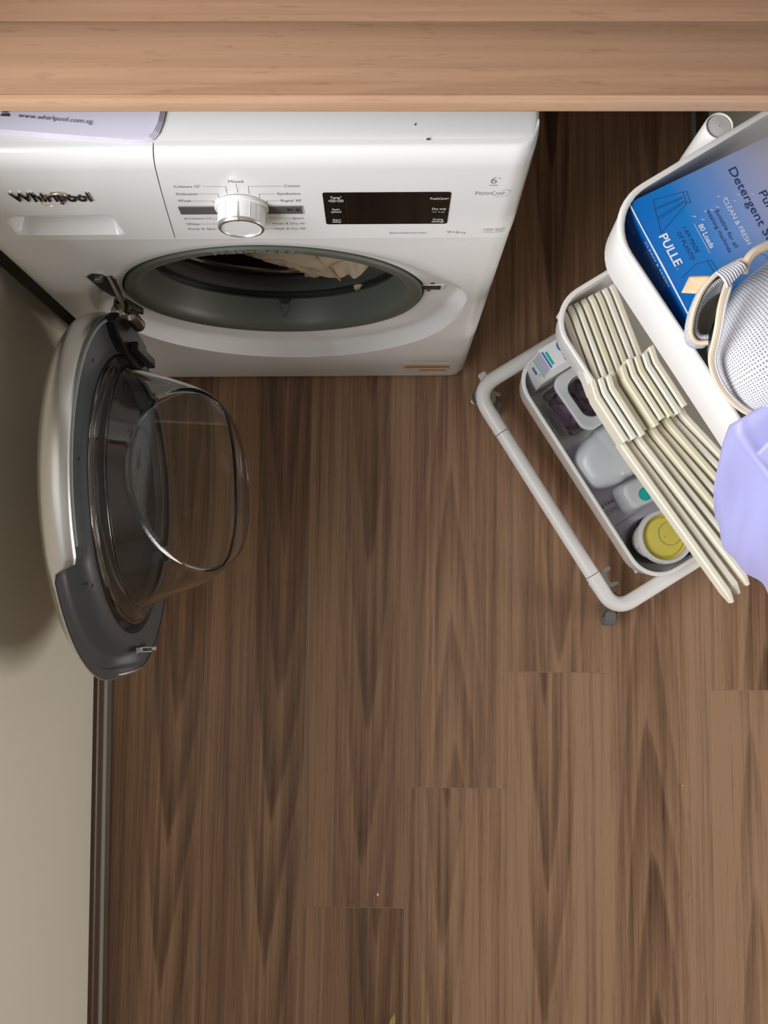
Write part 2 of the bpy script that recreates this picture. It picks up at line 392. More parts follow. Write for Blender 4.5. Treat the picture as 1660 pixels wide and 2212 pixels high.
# ------------------------------------------------------------------ washing machine (local: x right, y back from the front plane, z up)
W = empty('washing_machine', (-.154, .40, 0), R(.35), 'white front-loading washer dryer with its round glass door open', 'washing machine')
HW = .2975
def fas_y(x, z):
    if z <= .805: y = -.004+(z-.663)*.0634
    else:
        t = min(1, (z-.805)/.030); y = .005+.0117*(1-math.sqrt(max(0, 1-t*t)))
    e = max(0, (abs(x)-(HW-.022))/.022); e = min(e, .999)
    return y+.020*(1-math.sqrt(1-e*e))
def divx(z):                                    # curved joint between drawer front and fascia
    t = max(0, min(1, (.835-z)/.172)); return -.058-.0178*(t**.8)
def zrow(n):
    zs = [.663+(.805-.663)*i/(n-10) for i in range(n-9)]
    return zs+[.805+.030*math.sin(math.pi/2*i/9) for i in range(1, 10)]
def slab(name, xa, xb, zs, nx, yfun, m, par, back=.04):
    """front surface sampled on a grid with a skirt turned back at its border"""
    v, f = [], []
    for z in zs:
        a, b = xa(z), xb(z)
        for i in range(nx):
            t = i/(nx-1); t = .5-.5*math.cos(math.pi*t) if False else t
            x = a+(b-a)*t; v.append((x, yfun(x, z), z))
    nz = len(zs)
    for j in range(nz-1):
        for i in range(nx-1): f.append((j*nx+i, j*nx+i+1, (j+1)*nx+i+1, (j+1)*nx+i))
    bord = [i for i in range(nx)]+[j*nx+nx-1 for j in range(1, nz)]+[(nz-1)*nx+i for i in range(nx-2, -1, -1)]+[j*nx for j in range(nz-2, 0, -1)]
    k = len(v)
    for q in bord: p = v[q]; v.append((p[0], back, p[2]-(.001 if p[2] > .834 else 0)))
    n = len(bord)
    for i in range(n): f.append((bord[i], k+i, k+(i+1) % n, bord[(i+1) % n]))
    return mk(name, v, f, m, par, True, 40)
def draw_y(x, z):                               # drawer front with its recessed grip
    y = fas_y(x, z)
    cx, hx = -.186, .058; top, bot = .7165, .6765
    sl = (z-bot)*.12
    ax = smst(hx-abs(x-cx)+sl*0, 0, .010); az = smst(z, bot-.001, bot+.004)*smst(top-z, -.004, .034)
    return y+.022*ax*az
zs = [.663+.002*i for i in range(72)]+[.805+.030*math.sin(math.pi/2*i/9) for i in range(0, 10)]
dr = slab('drawer_front', lambda z: -HW, lambda z: divx(z)-.0005, zs, 110, draw_y, M['fascia'], W)
fa = slab('fascia', lambda z: divx(z)+.0005, lambda z: HW, zrow(40), 90, fas_y, M['fascia'], W)
def FF(x, z, d): return (x, fas_y(x, z)-d, z)   # frame on the fascia
# cabinet
bm = bmesh.new(); bx(bm, -HW, HW, .020, .575, .035, .818, .008, 3)
bmesh.ops.delete(bm, geom=[f for f in bm.faces if all(v.co.y < .0201 for v in f.verts)], context='FACES')
bm_obj('cabinet', bm, M['enamel'], W)
def lidl(k, z): return [(a, .30+b, z) for a, b in rr(HW+.0005-k, .2825-k, .022-min(k, .004), 8)]
lid = loft('lid', [lidl(.004, .8165), lidl(.0, .8168), lidl(0, .8312), lidl(.0008, .8332), lidl(.0022, .8345), lidl(.0042, .8350)], M['enamel'], W, sharp=50)
for sx in (-.25, .25):
    for yy in (.07, .52): lathe('foot', [(.001, 0), (.022, 0), (.022, .008), (.010, .012), (.010, .042)], M['black'], W, 'z', (sx, yy, 0), 20)
# door opening: offset circles of the recess and of the gasket
GX, GZ, GR = .008, .432, .198
RX, RZ, RO, RI = .012, .395, .2465, .224
def dep(z): return max(.0005, .012+(GZ-z)*.050)
def sd_panel(x, z):
    r = .032 if z < .3 else .004
    cx, cz, hx, hz = 0, (.004+.661)/2, HW, (.661-.004)/2
    qx, qz = abs(x-cx)-hx+r, abs(z-cz)-hz+r
    return math.hypot(max(qx, 0), max(qz, 0))+min(max(qx, qz), 0)-r
def bay(x, z):
    a = math.degrees(math.atan2(z-RZ, x-RX)); return math.exp(-((a-14)/11)**2)
def ray_circ(dx, dz, R_):
    lo, hi = 0, .6; k = .020 if R_ < RO else .012
    for _ in range(40):
        m_ = (lo+hi)/2; x, z = GX+dx*m_, GZ+dz*m_
        if math.hypot(x-RX, z-RZ) < R_+k*bay(x, z): lo = m_
        else: hi = m_
    return lo
def panel_y(x, z):
    y = 0; d = -sd_panel(x, z)
    if z < .05 and d < .014: t = min(1, (.014-d)/.014); y = .014*(1-math.sqrt(max(0, 1-t*t)))
    e = min(.999, max(0, (abs(x)-(HW-.022))/.022)); y = max(y, .020*(1-math.sqrt(1-e*e)))
    r = math.hypot(x-RX, z-RZ)
    b_ = bay(x, z); ro, ri = RO+.012*b_, RI+.020*b_
    if r < ro: t_ = max(0, (r-ri)/(ro-ri)); y = max(y, (dep(z)+.004*b_)*(1-t_**1.7))
    return y
v, f = [], []; NA = 224
rows = None
for a in range(NA):
    th = 2*math.pi*a/NA; dx, dz = math.cos(th), math.sin(th)
    foot = max(GR+.0012, ray_circ(dx, dz, RI)); lip = max(foot+.0012, ray_circ(dx, dz, RO))
    lo, hi = 0, 1
    for _ in range(40):
        m_ = (lo+hi)/2
        if sd_panel(GX+dx*m_, GZ+dz*m_) < 0: lo = m_
        else: hi = m_
    out = max(lo, lip+.0015)
    G2 = GR+.0022; foot = max(foot, G2+.001); lip = max(lip, foot+.0012); out = max(out, lip+.0015); rs = [G2]+[G2+(foot-G2)*t for t in (.25, .5, .75, 1)]+[foot+(lip-foot)*t for t in (.12, .25, .4, .55, .7, .82, .92, 1)]
    rs += [lip+(out-lip)*t for t in (.15, .4, .65, .8, .86, .91, .95, .98, .994, 1)]
    for r in rs: x, z = GX+dx*r, GZ+dz*r; v.append((x, panel_y(x, z), z))
    x, z = GX+dx*out, GZ+dz*out; v.append((x*.999, .03, z)); rows = len(rs)+1
for a in range(NA):
    b = (a+1) % NA
    for i in range(rows-1): f.append((a*rows+i, b*rows+i, b*rows+i+1, a*rows+i+1))
fp = mk('front_panel', v, f, M['enamel'], W, True, 50)
# gasket, inner fold, bright drum rim, drum
def gsh(p): return (p[0], p[1]+.012+(GZ-p[2])*.050, p[2])
gk = lathe('door_gasket', [(.1975, .006), (.1975, -.002), (.1955, -.0045), (.190, -.0048), (.183, -.004), (.1785, 0), (.1755, .006), (.1735, .012), (.170, .030), (.168, .040), (.170, .043)],
           M['rubber'], W, 'y', (GX, 0, GZ), 128, shear=gsh)
lathe('gasket_fold', [(.170, .043), (.186, .048), (.186, .054), (.166, .052), (.161, .056), (.160, .064), (.164, .071), (.182, .074), (.182, .080)], M['rubberdk'], W, 'y', (GX, 0, GZ), 96, shear=gsh)
lathe('gasket_shadow_gap', [(.1975, .0045), (.204, .0045), (.215, .03), (.25, .03)], M['black'], W, 'y', (GX, 0, GZ), 96, shear=gsh)
lathe('drum_rim', [(.182, .079), (.168, .079), (.1655, .081), (.165, .084), (.168, .088), (.20, .092)], M['chrome'], W, 'y', (GX, 0, GZ), 96, shear=gsh)
dm = lathe('drum', [(.20, .094), (.236, .10), (.240, .115), (.240, .44), (.22, .46), (.001, .465)], M['steel'], W, 'y', (GX, 0, GZ), 96)
for k in range(3):
    a = R(205+k*120)
    def fin(s, t, a=a):
        rr_ = .240-.034*math.exp(-((s-.5)/.22)**2)*smst(t, 0, .2)*smst(1-t, 0, .2); q = a+(s-.5)*.30
        return (GX+rr_*math.cos(q), .13+.29*t, GZ+rr_*math.sin(q))
    grid('drum_paddle', 15, 12, fin, M['steel'], W, fix=True)
# drain notch of the gasket
def cone(a, b, d):
    q = R(-92)+a/.17; r = .1735-(b-.012)*.196-d; return gsh((GX+r*math.cos(q), b, GZ+r*math.sin(q)))
poly('drain_hole', [(.0095*math.cos(R(180+18*k)), .0405+.0085*math.sin(R(180+18*k))) for k in range(11)], .0002, .0012, M['black'], W, cone)
for sg in (-1, 1): stroke('drain_channel', [(sg*.0085, .033), (sg*.001, .014)], .0016, cone, M['rubberdk'], W, .0006)
# moulded word on the upper gasket lip, following its curve
def gasket_frame(a, b, d):
    q = R(90)-a/.189; r = .1845+b
    p = (GX+r*math.cos(q), -.0044-d, GZ+r*math.sin(q)); return gsh(p)
lettering('moulded_word', 'FRESHCARE+', gasket_frame, -.052, 0, .106, .0090, mat('gasket_lettering', (.16, .172, .148), .3), gk, depth=.0009)
# hinge side: pocket, small label, latch pad
pk = [(-.214, .537), (-.204, .547), (-.193, .544), (-.187, .525), (-.188, .500), (-.194, .475), (-.203, .462), (-.210, .49)]
poly('hinge_pocket', pk, -.001, .020, M['dark'], W)
poly('hinge_screw', [(-.201+.006*math.cos(R(60*k)), .533+.006*math.sin(R(60*k))) for k in range(6)], -.005, .001, M['zinc'], W)
poly('warning_label', [(-.190, .588), (-.172, .590), (-.170, .598), (-.187, .5965)], .0008, .0016, M['slot'], W)
def PF(x, z, d): return (x, panel_y(x, z)-d, z)
lt = poly('latch_plate', rr(.0165, .0105, .001, 3, .2185, .4465), -.0006, .004, M['fascia'], W, lambda a, b, d: (a, panel_y(a, b)+d, b))
def lbox(nm, x0, x1, z0, z1, d0, d1, m): return poly(nm, rr((x1-x0)/2, (z1-z0)/2, .0008, 3, (x0+x1)/2, (z0+z1)/2), d0, d1, m, lt, lambda a, b, d: (a, panel_y(a, b)+d, b))
lbox('latch_slot', .2035, .2295, .439, .4545, -.0014, .003, M['dark']); lbox('latch_catch', .207, .226, .4435, .450, -.0018, .002, M['rubberdk'])
lbox('latch_hole', .2155, .2205, .466, .4685, -.0013, .002, M['dark']); lbox('latch_hole', .2125, .2165, .4315, .434, -.0013, .002, M['dark'])
# service sticker (its square code is left out)
st = poly('service_sticker', [(.188, .050), (.268, .050), (.268, .104), (.188, .104)], -.0004, .001, M['sticker'], W)
def pill(x0, x1, z0, z1, n=8):
    r = (z1-z0)/2; c = (z0+z1)/2
    return [(x1-r*.4+r*.9*math.cos(R(-90+180*i/n)), c+r*math.sin(R(-90+180*i/n))) for i in range(n+1)]+[(x0+r*.4+r*.9*math.cos(R(90+180*i/n)), c+r*math.sin(R(90+180*i/n))) for i in range(n+1)]
poly('orange_band', pill(.192, .264, .074, .090), -.0007, 0, M['orange'], st); poly('orange_band', pill(.216, .260, .055, .064), -.0007, 0, M['orange'], st)

# --- drawer: wordmark and its gold loop
def WF(x, z, d): return (x, fas_y(x, z)-d, z)
lettering('wordmark', 'Whirlpool', WF, -.2174, .7525, .0775, .0165, [M['badge']], dr, bold=.0, shear=0, depth=.0022)
lettering('wordmark_base', 'Whirlpool', WF, -.2168, .7519, .0780, .0172, M['chrome'], dr, bold=.004, depth=.0014)
sw = []
for i in range(40):
    a = R(-100+330*i/39); e = (.0165*math.cos(a), .0085*math.sin(a)); q = R(38)
    x, z = -.1766+e[0]*math.cos(q)-e[1]*math.sin(q), .7575+e[0]*math.sin(q)+e[1]*math.cos(q); sw.append(Vector(WF(x, z, .0026)))
tube('gold_swoosh', sw, [.0010*(.35+.65*math.sin(math.pi*min(1, i/30+.05))) for i in range(40)], M['gold'], dr, 8, up=Vector((0,1,0)))
# --- fascia: dial, lettering, display
def lab(s, a, b, m='print', nm='printed_label', bold=0.):
    lettering(nm, s, FF, a[0], a[1], b[0]-a[0], b[1]-a[1], M[m], fa, bold)
for s, a, b in (('Mixed', (.0029, .7848), (.0173, .7896)), ('Colours 15°', (-.052, .7759), (-.0256, .7802)), ('Delicates', (-.0529, .7613), (-.0319, .7658)),
                ('Wool', (-.0541, .7474), (-.0416, .7522)), ('Cotton', (-.0515, .7098), (-.0355, .7138)), ('White', (-.0565, .6971), (-.0425, .7015)),
                ('Rinse & Spin', (-.0564, .6861), (-.0278, .6899)), ('Cotton', (.0559, .776), (.0711, .7804)), ('Synthetics', (.0474, .7607), (.0705, .7652)),
                ("Rapid 30'", (.0496, .7466), (.0705, .7512)), ('Sport', (.0575, .709), (.0698, .7133)), ("Wash & Dry 45'", (.0348, .6972), (.0703, .7013)),
                ("Wash & Dry 90'", (.0349, .6854), (.0698, .6896))):
    lab(s, a, b, nm='programme_label')
lab('SenseInverter', (.1598, .6741), (.201, .6784), 'print2'); lab('9+6', (.2225, .674), (.2355, .6802), 'print2'); lab('Kg', (.2372, .674), (.243, .678), 'print2')
lab('1400 Rpm', (.2613, .6805), (.2851, .685), 'print2'); lab('WWDC 9614W', (.2618, .6752), (.2857, .678), 'print2')
lab('6', (.2578, .7805), (.2637, .7925), 'print', bold=-.008); lab('th', (.2642, .7895), (.2670, .7918), 'print'); lab('sense', (.257, .7763), (.2656, .7786), 'print')
lab('F', (.245, .7583), (.2483, .7649), 'print2'); lab('RESH', (.2487, .7583), (.2610, .7636), 'print2'); lab('C', (.2614, .7583), (.2648, .7649), 'print2')
lab('ARE', (.2650, .7583), (.2742, .7636), 'print2'); lab('+', (.2745, .761), (.2765, .763), 'print2')
stroke('swirl_line', [(.2635+.0145*(i/16)+.0*i, .7565-.002*math.sin(i/16*3.1)) for i in range(17)]+[(.2755+.0042*math.cos(R(-40+4*i)), .7625+.0058*math.sin(R(-40+4*i))) for i in range(50)], .0004, FF, M['print2'], fa)
for pl in ([(-.0236, .778), (-.0014, .7777), (-.0021, .7628)], [(-.0307, .7633), (-.0113, .7631), (-.0115, .7551)], [(-.0407, .7492), (-.0184, .749), (-.0186, .7435)],
           [(-.0274, .7115), (-.0205, .7114)], [(-.0416, .6993), (-.0222, .699)], [(-.0268, .6875), (-.0222, .6874)], [(.0097, .7822), (.009, .7659)],
           [(.054, .7778), (.0208, .7778), (.0198, .7629)], [(.0457, .7626), (.0295, .7624), (.0289, .7552)], [(.0484, .7487), (.0352, .7487), (.0346, .7428)],
           [(.0557, .7109), (.0343, .7112), (.0341, .716)], [(.0332, .6872), (.0262, .6873)]):
    stroke('leader_line', pl, .00042, FF, M['print'], fa)
stroke('eco_mark', [(-.0557+.0018+.0018*math.cos(R(30+27*i)), .7118+.0016*math.sin(R(30+27*i))) for i in range(11)]+[(-.0556, .7118), (-.0524, .7118)], .0004, FF, M['print'], fa)
stroke('low_temperature_mark', [(-.0335, .7118), (-.0322, .7132), (-.0285, .7132), (-.0285, .7104), (-.0322, .7104)], .0004, FF, M['print'], fa, closed=True)
def rrp(x0, x1, z0, z1, r): return rr((x1-x0)/2, (z1-z0)/2, r, 4, (x0+x1)/2, (z0+z1)/2)
def onf(a, b, d): return (a, fas_y(a, b)+d, b)
for i, (x0, x1) in enumerate(((-.057, -.014), (.030, .0705))):
    s_ = poly('indicator_window', rrp(x0, x1, .7212, .7382, .0014), -.0005, .001, M['slot'], fa, onf)
    stroke('indicator_rim', rrp(x0, x1, .7212, .7382, .0014), .0006, FF, M['enamel'], s_, .0008, True)
    if i:
        poly('start_mark', [(.0545, .7335), (.0605, .7315), (.0545, .7270)], -.0009, 0, mat('blue_black_mark', (.03, .035, .06), .4), s_, onf)
        for q in (.0635, .0655): poly('pause_mark', [(q, .7275), (q+.0009, .7275), (q+.0009, .7325), (q, .7325)], -.0009, 0, M['dark'], s_, onf)
# dial
kx, kz = .008, .7348; ky = fas_y(kx, kz)
kb = lathe('dial', [(.0275, .001), (.0275, -.0022), (.0268, -.0030), (.0248, -.0032), (.0246, -.004), (.0242, -.0185), (.0236, -.0212), (.0215, -.0224), (.0205, -.0220), (.0205, -.0218)],
           M['fascia'], fa, 'y', (kx, ky, kz), 72, caps=(False, True))
lathe('dial_ring', [(.0240, -.0185), (.0243, -.0205), (.0232, -.0228), (.0208, -.0232), (.0203, -.0216)], M['silver'], kb, 'y', (kx, ky, kz), 72)
box('dial_pointer', kx-.0009, kx+.0009, ky-.0238, ky-.004, kz+.0205, kz+.0249, M['silver'], kb, .0003)
for k, q in enumerate((-58, -32, 28, 52, 120, 180, 240)):
    a = R(90-q); c_, s_ = math.cos(a), math.sin(a); r1 = .0247
    tube('grip_rib', [(kx+r1*c_, ky-.0045, kz+r1*s_), (kx+.0243*c_, ky-.0185, kz+.0243*s_)], .0004, M['enamel'], kb, 6, up=Vector((0,0,1)))
# display
ds = poly('display', rrp(.0926, .2209, .6975, .7645, .0025), -.0006, .0012, M['display'], fa, onf)
for s, a, b in (('Temp°', (.0999, .7533), (.1115, .7579)), ('Spin', (.1005, .7291), (.1085, .7329)), ('speed', (.099, .7242), (.1096, .7278)), ('Start', (.0999, .7066), (.1085, .7103)),
                ('delay', (.0993, .7022), (.1088, .7058)), ('FreshCare+', (.2007, .7503), (.2194, .7547)), ('Dry only', (.2036, .7288), (.2182, .7332)), ('3 sec', (.2105, .7231), (.2170, .7255)),
                ('Drying', (.2056, .7063), (.2164, .7100)), ('settings', (.2044, .7016), (.2175, .7053))):
    lettering('key_label', s, lambda x, z, d: FF(x, z, d+.0006), a[0], a[1], b[0]-a[0], b[1]-a[1], M['dprint'], ds, .01)
DF = lambda x, z, d: FF(x, z, d+.0006)
for x0 in (.0978, .1058):
    stroke('key_icon', [(x0, .7490), (x0+.0018, .7512), (x0+.0068, .7512), (x0+.0068, .7468), (x0+.0018, .7468)], .0006, DF, M['dprint'], ds, closed=True)
    stroke('key_icon', [(x0+.003, .7490), (x0+.0058, .7490)], .0022, DF, M['print2'], ds)
stroke('key_icon', [(.2038, .7243), (.2082, .7243)], .0007, DF, M['dprint'], ds)
for x0 in (.1155, .1975): stroke('key_line', [(x0, .6985), (x0, .7635)], .0004, DF, M['dline'], ds)
for zz in (.738, .7155):
    stroke('key_line', [(.0935, zz), (.1155, zz)], .0004, DF, M['dline'], ds); stroke('key_line', [(.1975, zz), (.2200, zz)], .0004, DF, M['dline'], ds)

# --- the open door (frame: u away from the hinge, w up, n from the outer face to the inside)
DC = Vector((-.384+.154, .1405-.40, RZ)); ang = R(2.2)
EU = Vector((math.sin(ang), -math.cos(ang), 0)); EN = Vector((math.cos(ang), math.sin(ang), 0))
def D(u, w_, n): return DC+EU*u+Vector((0, 0, w_))+EN*n
DR = .2465
def scoop(th):                                   # window of the finger grip round the far side
    d = (math.degrees(th)+180) % 360-180
    return smst(d, -16, 2)*smst(66-d, 0, 4)
NT = 160; v, f = [], []
rim_prof = [(.10, -.014), (.17, -.0125), (.215, -.009), (.236, -.003), (.2435, .004), (.2465, .013), (.2465, .024), (.2450, .031), (.2425, .0345), (.2405, .0350)]
for j in range(NT):
    th = 2*math.pi*j/NT; s = scoop(th)
    for (r, n) in rim_prof:
        n2 = n if n < .006 else n-(n-.006)*.93*s
        v.append(D(r*math.cos(th), r*math.sin(th), n2))
m_ = len(rim_prof)
for j in range(NT):
    k = (j+1) % NT
    for i in range(m_-1): f.append((j*m_+i, k*m_+i, k*m_+i+1, j*m_+i+1))
f.append(tuple(j*m_ for j in range(NT)))
door = mk('door', v, f, M['silver'], W, True, 50)
v, f = [], []
rp = [.2415, .2385, .2365, .2340, .2325, .230, .227, .224, .218, .212, .206, .201, .197, .193, .189, .186, .184, .180]
def ring_n(r, s):
    n = .0345
    if .2335 < r < .239: n = .0325
    if r < .196: n = .0375
    if r < .1855: n = .034
    if r < .182: n = .024
    sc = s*smst(r, .1985, .217)
    return n*(1-sc)+(.0085 if r > .232 else .0055)*sc
for j in range(NT):
    th = 2*math.pi*j/NT; s = scoop(th)
    for r in rp:
        rr_ = r+(.0035*s if r > .236 else 0); v.append(D(rr_*math.cos(th), rr_*math.sin(th), ring_n(r, s)))
m_ = len(rp)
for j in range(NT):
    k = (j+1) % NT
    for i in range(m_-1): f.append((j*m_+i, k*m_+i, k*m_+i+1, j*m_+i+1))
mk('inner_ring', v, f, M['ring'], door, True, 45)
# light seal strip in the ring groove, from the hinge over the top to the grip
sp = [D(.2365*math.cos(R(a)), .2365*math.sin(R(a)), .0345) for a in range(70, 172, 2)]
tube('seal_strip', sp, .0026, M['ring2'], door, 8, up=EN)
# dark plate closing the door behind the bowl
lathe_v = []
v = [D(.181*math.cos(2*math.pi*j/64), .181*math.sin(2*math.pi*j/64)+.012*0, .0235) for j in range(64)]
mk('door_backing', v, [tuple(range(64))], mat('smoked_inner_pane', (.035, .033, .032), .25), door, False)
# glass bowl: tapered, its upper side cut by a slanting flat
BW = .030; BU = -.008
prof = [(.1835, .0375), (.1850, .0400), (.1825, .0425), (.1765, .0450), (.1690, .0500), (.1630, .058), (.1580, .070), (.1530, .083), (.1490, .095), (.1450, .107), (.1405, .119), (.1360, .131), (.1305, .143),
        (.1240, .154), (.1160, .164), (.1060, .172), (.0930, .178), (.0780, .1815), (.06, .1835), (.04, .1845), (.02, .185)]
def _fine(p, k):
    o = []
    for i in range(len(p)-1):
        a, b, c, d = p[max(0, i-1)], p[i], p[i+1], p[min(len(p)-1, i+2)]
        for j in range(k):
            t = j/k; o.append(tuple(.5*(2*b[q]+(c[q]-a[q])*t+(2*a[q]-5*b[q]+4*c[q]-d[q])*t*t+(3*b[q]-a[q]-3*c[q]+d[q])*t**3) for q in (0, 1)))
    return o+[p[-1]]
prof = _fine(prof, 5)
v, f = [], []; NB = 200
def plane_w(n): return .150-1.62*(n-.084)
for (r, n) in prof:
    rowc = max(0, min(1, (n-.038)/.02))
    for j in range(NB):
        th = 2*math.pi*j/NB; u, w_ = r*math.cos(th)*.985, r*math.sin(th)-.062*smst(n, .168, .1835)
        pw = plane_w(n); k_ = .007
        if n > .06:                               # soft minimum against the slanting flat
            h = max(0, min(1, .5+.5*(pw-w_)/k_)); w_ = pw*(1-h)+w_*h-k_*h*(1-h)
        v.append(D(u+BU, w_+BW*(rowc if n < .06 else 1)*.9, n))
for i in range(len(prof)-1):
    for j in range(NB):
        k = (j+1) % NB; f.append((i*NB+j, i*NB+k, (i+1)*NB+k, (i+1)*NB+j))
f.append(tuple((len(prof)-1)*NB+j for j in range(NB)))
gb = mk('glass_bowl', v, f, M['glass'], door, True, 80)
sm = gb.modifiers.new('solid', 'SOLIDIFY'); sm.thickness = .0055; sm.offset = -1
# striker, screw holes, hinge cover
q = lambda u, w_, n: tuple(D(u, w_, n))
def dbox(name, u0, u1, w0, w1, n0, n1, m, par=door, bev=0):
    v = [q(u, w_, n) for u in (u0, u1) for w_ in (w0, w1) for n in (n0, n1)]
    o = mk(name, v, [(0,1,3,2), (4,6,7,5), (0,4,5,1), (2,3,7,6), (0,2,6,4), (1,5,7,3)], m, par, False)
    if bev: b_ = o.modifiers.new('b', 'BEVEL'); b_.width = bev; b_.segments = 2
    return o
sk_ = dbox('striker_plate', .2055, .2135, -.045, -.018, .0345, .0375, M['chrome'], bev=.0006)
dbox('striker_hook', .2055, .2075, -.070, -.045, .0345, .050, M['chrome'], bev=.0005); dbox('striker_hook', .2115, .2135, -.070, -.045, .0345, .050, M['chrome'], bev=.0005); dbox('striker_hook', .2055, .2135, -.074, -.070, .0345, .050, M['chrome'], bev=.0005)
for u, w_ in ((-.02, .2085), (.124, .165), (.2045, .008), (-.150, .150)):
    lathe('screw_hole', [(.0022, 0), (.0022, .0006), (.0001, .0006)], M['dark'], door, 'x', tuple(D(u, w_, .0346)), 12)
hc = [(-.232, .082), (-.216, .098), (-.200, .080), (-.182, .030), (-.176, -.01), (-.196, -.06), (-.226, -.06), (-.236, .0)]
def hcf(a, b, d): return q(a, b, d)
poly('hinge_cover', hc, .034, .048, M['black'], door, hcf, .003)
dbox('hinge_cover_rib', -.206, -.192, -.06, .035, .048, .060, M['black'], bev=.002)
# hinge hardware between cabinet and door
hp = [(-.189, .006, .535), (-.187, -.002, .515), (-.185, -.012, .490), (-.187, -.020, .468), (-.193, -.026, .452), (-.206, -.028, .445)]
tube('hinge_arm', fillet(hp, .02), .0075, M['hinge'], W, 10, flat=.35, up=Vector((1, 0, 0)))
for (x, y, z0, z1, r) in ((-.194, -.023, .425, .476, .0105), (-.181, -.026, .412, .466, .0095)):
    lathe('hinge_barrel', [(.001, z0-.004), (r*.7, z0-.001), (r, z0+.006), (r, z1-.008), (r*.8, z1-.002), (.001, z1)], M['hinge'], W, 'z', (x, y, 0), 20)
poly('hinge_plate', [(-.210, .44), (-.174, .42), (-.170, .435), (-.182, .48), (-.190, .50)], -.012, -.008, M['hinge'], W)

# ------------------------------------------------------------------ things on and in the machine
bk = empty('instruction_booklet', (-.30, .43, .835), 0, 'pale lilac instruction booklet lying on the washing machine lid', 'booklet')
out = [(-.20, -.002), (-.052, -.0025), (-.009, -.0064), (.033, -.0095), (.0713, -.0126), (.0815, -.0120), (.0882, -.0100), (.0930, -.0040), (.0965, .006), (.099, .02), (.10, .16), (-.20, .16)]
for k in range(4):
    o_ = [(a-(.0012*k if a > .05 else 0), b+(.0006*k if b < 0 else 0)) for a, b in out]
    poly('page' if k < 3 else 'cover', o_, .0007*k+.0002*k, .0007*k+.0008+.0002*k, M['paper'], bk, lambda a, b, d: (a, b, .0004+d+.0002*math.sin(a*60)+max(0, a-.05)*.02))
bkf = lambda a, b, d: (a, b, .0045+max(0, a-.05)*.02+.0002*math.sin(a*60)+d)
ca, sa = math.cos(R(-5.5)), math.sin(R(-5.5))
def bkr(a, b, d): return bkf(-.0355+a*ca-b*sa, .0105+a*sa+b*ca, d)
lettering('web_address', 'www.whirlpool.com.sg.', bkr, 0, 0, .0695, .0040, M['ink'], bk, -.004)
poly('pictogram', [(-.052, .0115), (-.043, .0112), (-.0445, .0140), (-.0505, .0140)], 0, .0001, M['ink'], bk, lambda a, b, d: bkf(a, b, .0003+d)); poly('pictogram', [(-.0505, .0150), (-.0445, .0150), (-.0450, .0190), (-.0500, .0190)], 0, .0001, M['ink'], bk, lambda a, b, d: bkf(a, b, .0003+d))
def crumb(loc, sc, m, label, name='crumb', cat='crumb'):
    bm = bmesh.new(); bmesh.ops.create_icosphere(bm, subdivisions=2, radius=1)
    for p in bm.verts:
        k = 1+.35*noise.noise(p.co*1.7+Vector(loc)*50); p.co = Vector((p.co.x*sc[0]*k, p.co.y*sc[1]*k, sc[2]*(p.co.z*k+1)))
    o = bm_obj(name, bm, m); o.location = loc; return tag(o, label, cat)
crumb((.0405, .4213, .8350), (.0020, .0011, .0007), M['speck'], 'larger brown crumb on the front of the washing machine lid')
crumb((.0286, .4356, .8350), (.0007, .0010, .0005), M['speck'], 'tiny brown speck on the lid nearer the worktop')
crumb((.5195, -.3215, 0), (.0022, .0016, .0009), M['leaf'], 'pale straw-coloured crumb on the floor right of centre')
crumb((-.011, -.505, 0), (.0018, .0025, .0008), M['cream2'], 'white crumb on the floor above the plank end joint')
def leaf_fn(s, t): a = (s-.5)*.010*math.sin(math.pi*min(1, t*.9+.1)); return (a+.008*t, -.004+.034*t, .001+.004*abs(s-.5)+.002*math.sin(5*t))
lf = grid('leaf_flake', 7, 11, leaf_fn, M['leaf'], thick=.0006); lf.location = (.010, -.729, 0); tag(lf, 'yellow dry leaf flake at the bottom edge of the floor', 'leaf')
# crumpled garment in the drum, one corner over the drum rim
bm = bmesh.new(); bmesh.ops.create_icosphere(bm, subdivisions=6, radius=1)
for p in bm.verts:
    d = p.co.normalized(); q1 = noise.noise(d*1.6+Vector((3, 1, 2))); q2 = 1-abs(noise.noise(d*2.6+Vector((q1*2, 5, 1)))); q3 = 1-abs(noise.noise(d*5.5+Vector((7, q2*1.5, 3))))
    k = .72+.26*q1+.22*q2+.07*q3
    x, y, z = d.x*.150*k, d.y*.095*k, d.z*.105*k
    p.co = Vector((x, y, max(z, -.055-.02*abs(x)/.1)))
gm = bm_obj('garment', bm, M['beige'], None, sharp=180); gm.location = (-.085, .582, .275); tag(gm, 'crumpled beige cotton garment inside the washing machine drum', 'garment')
def flap(s, t):
    wv = .006*math.sin(9*s+3*t)+.004*math.sin(21*s+2)
    wd = (.17*(1-t)**.8+.012); x = -.075+(s-.52)*wd+.030*t
    y = .545-.072*t+.01*math.sin(6*s); z = .352-.045*t+wv*(1-.4*t)+.012*math.sin(math.pi*s)*(1-t)-.026*smst(t, .7, 1)
    return (x-gm.location.x, y-gm.location.y, z-gm.location.z)
grid('loose_corner', 40, 30, flap, M['beige'], gm, thick=.002, sharp=180)

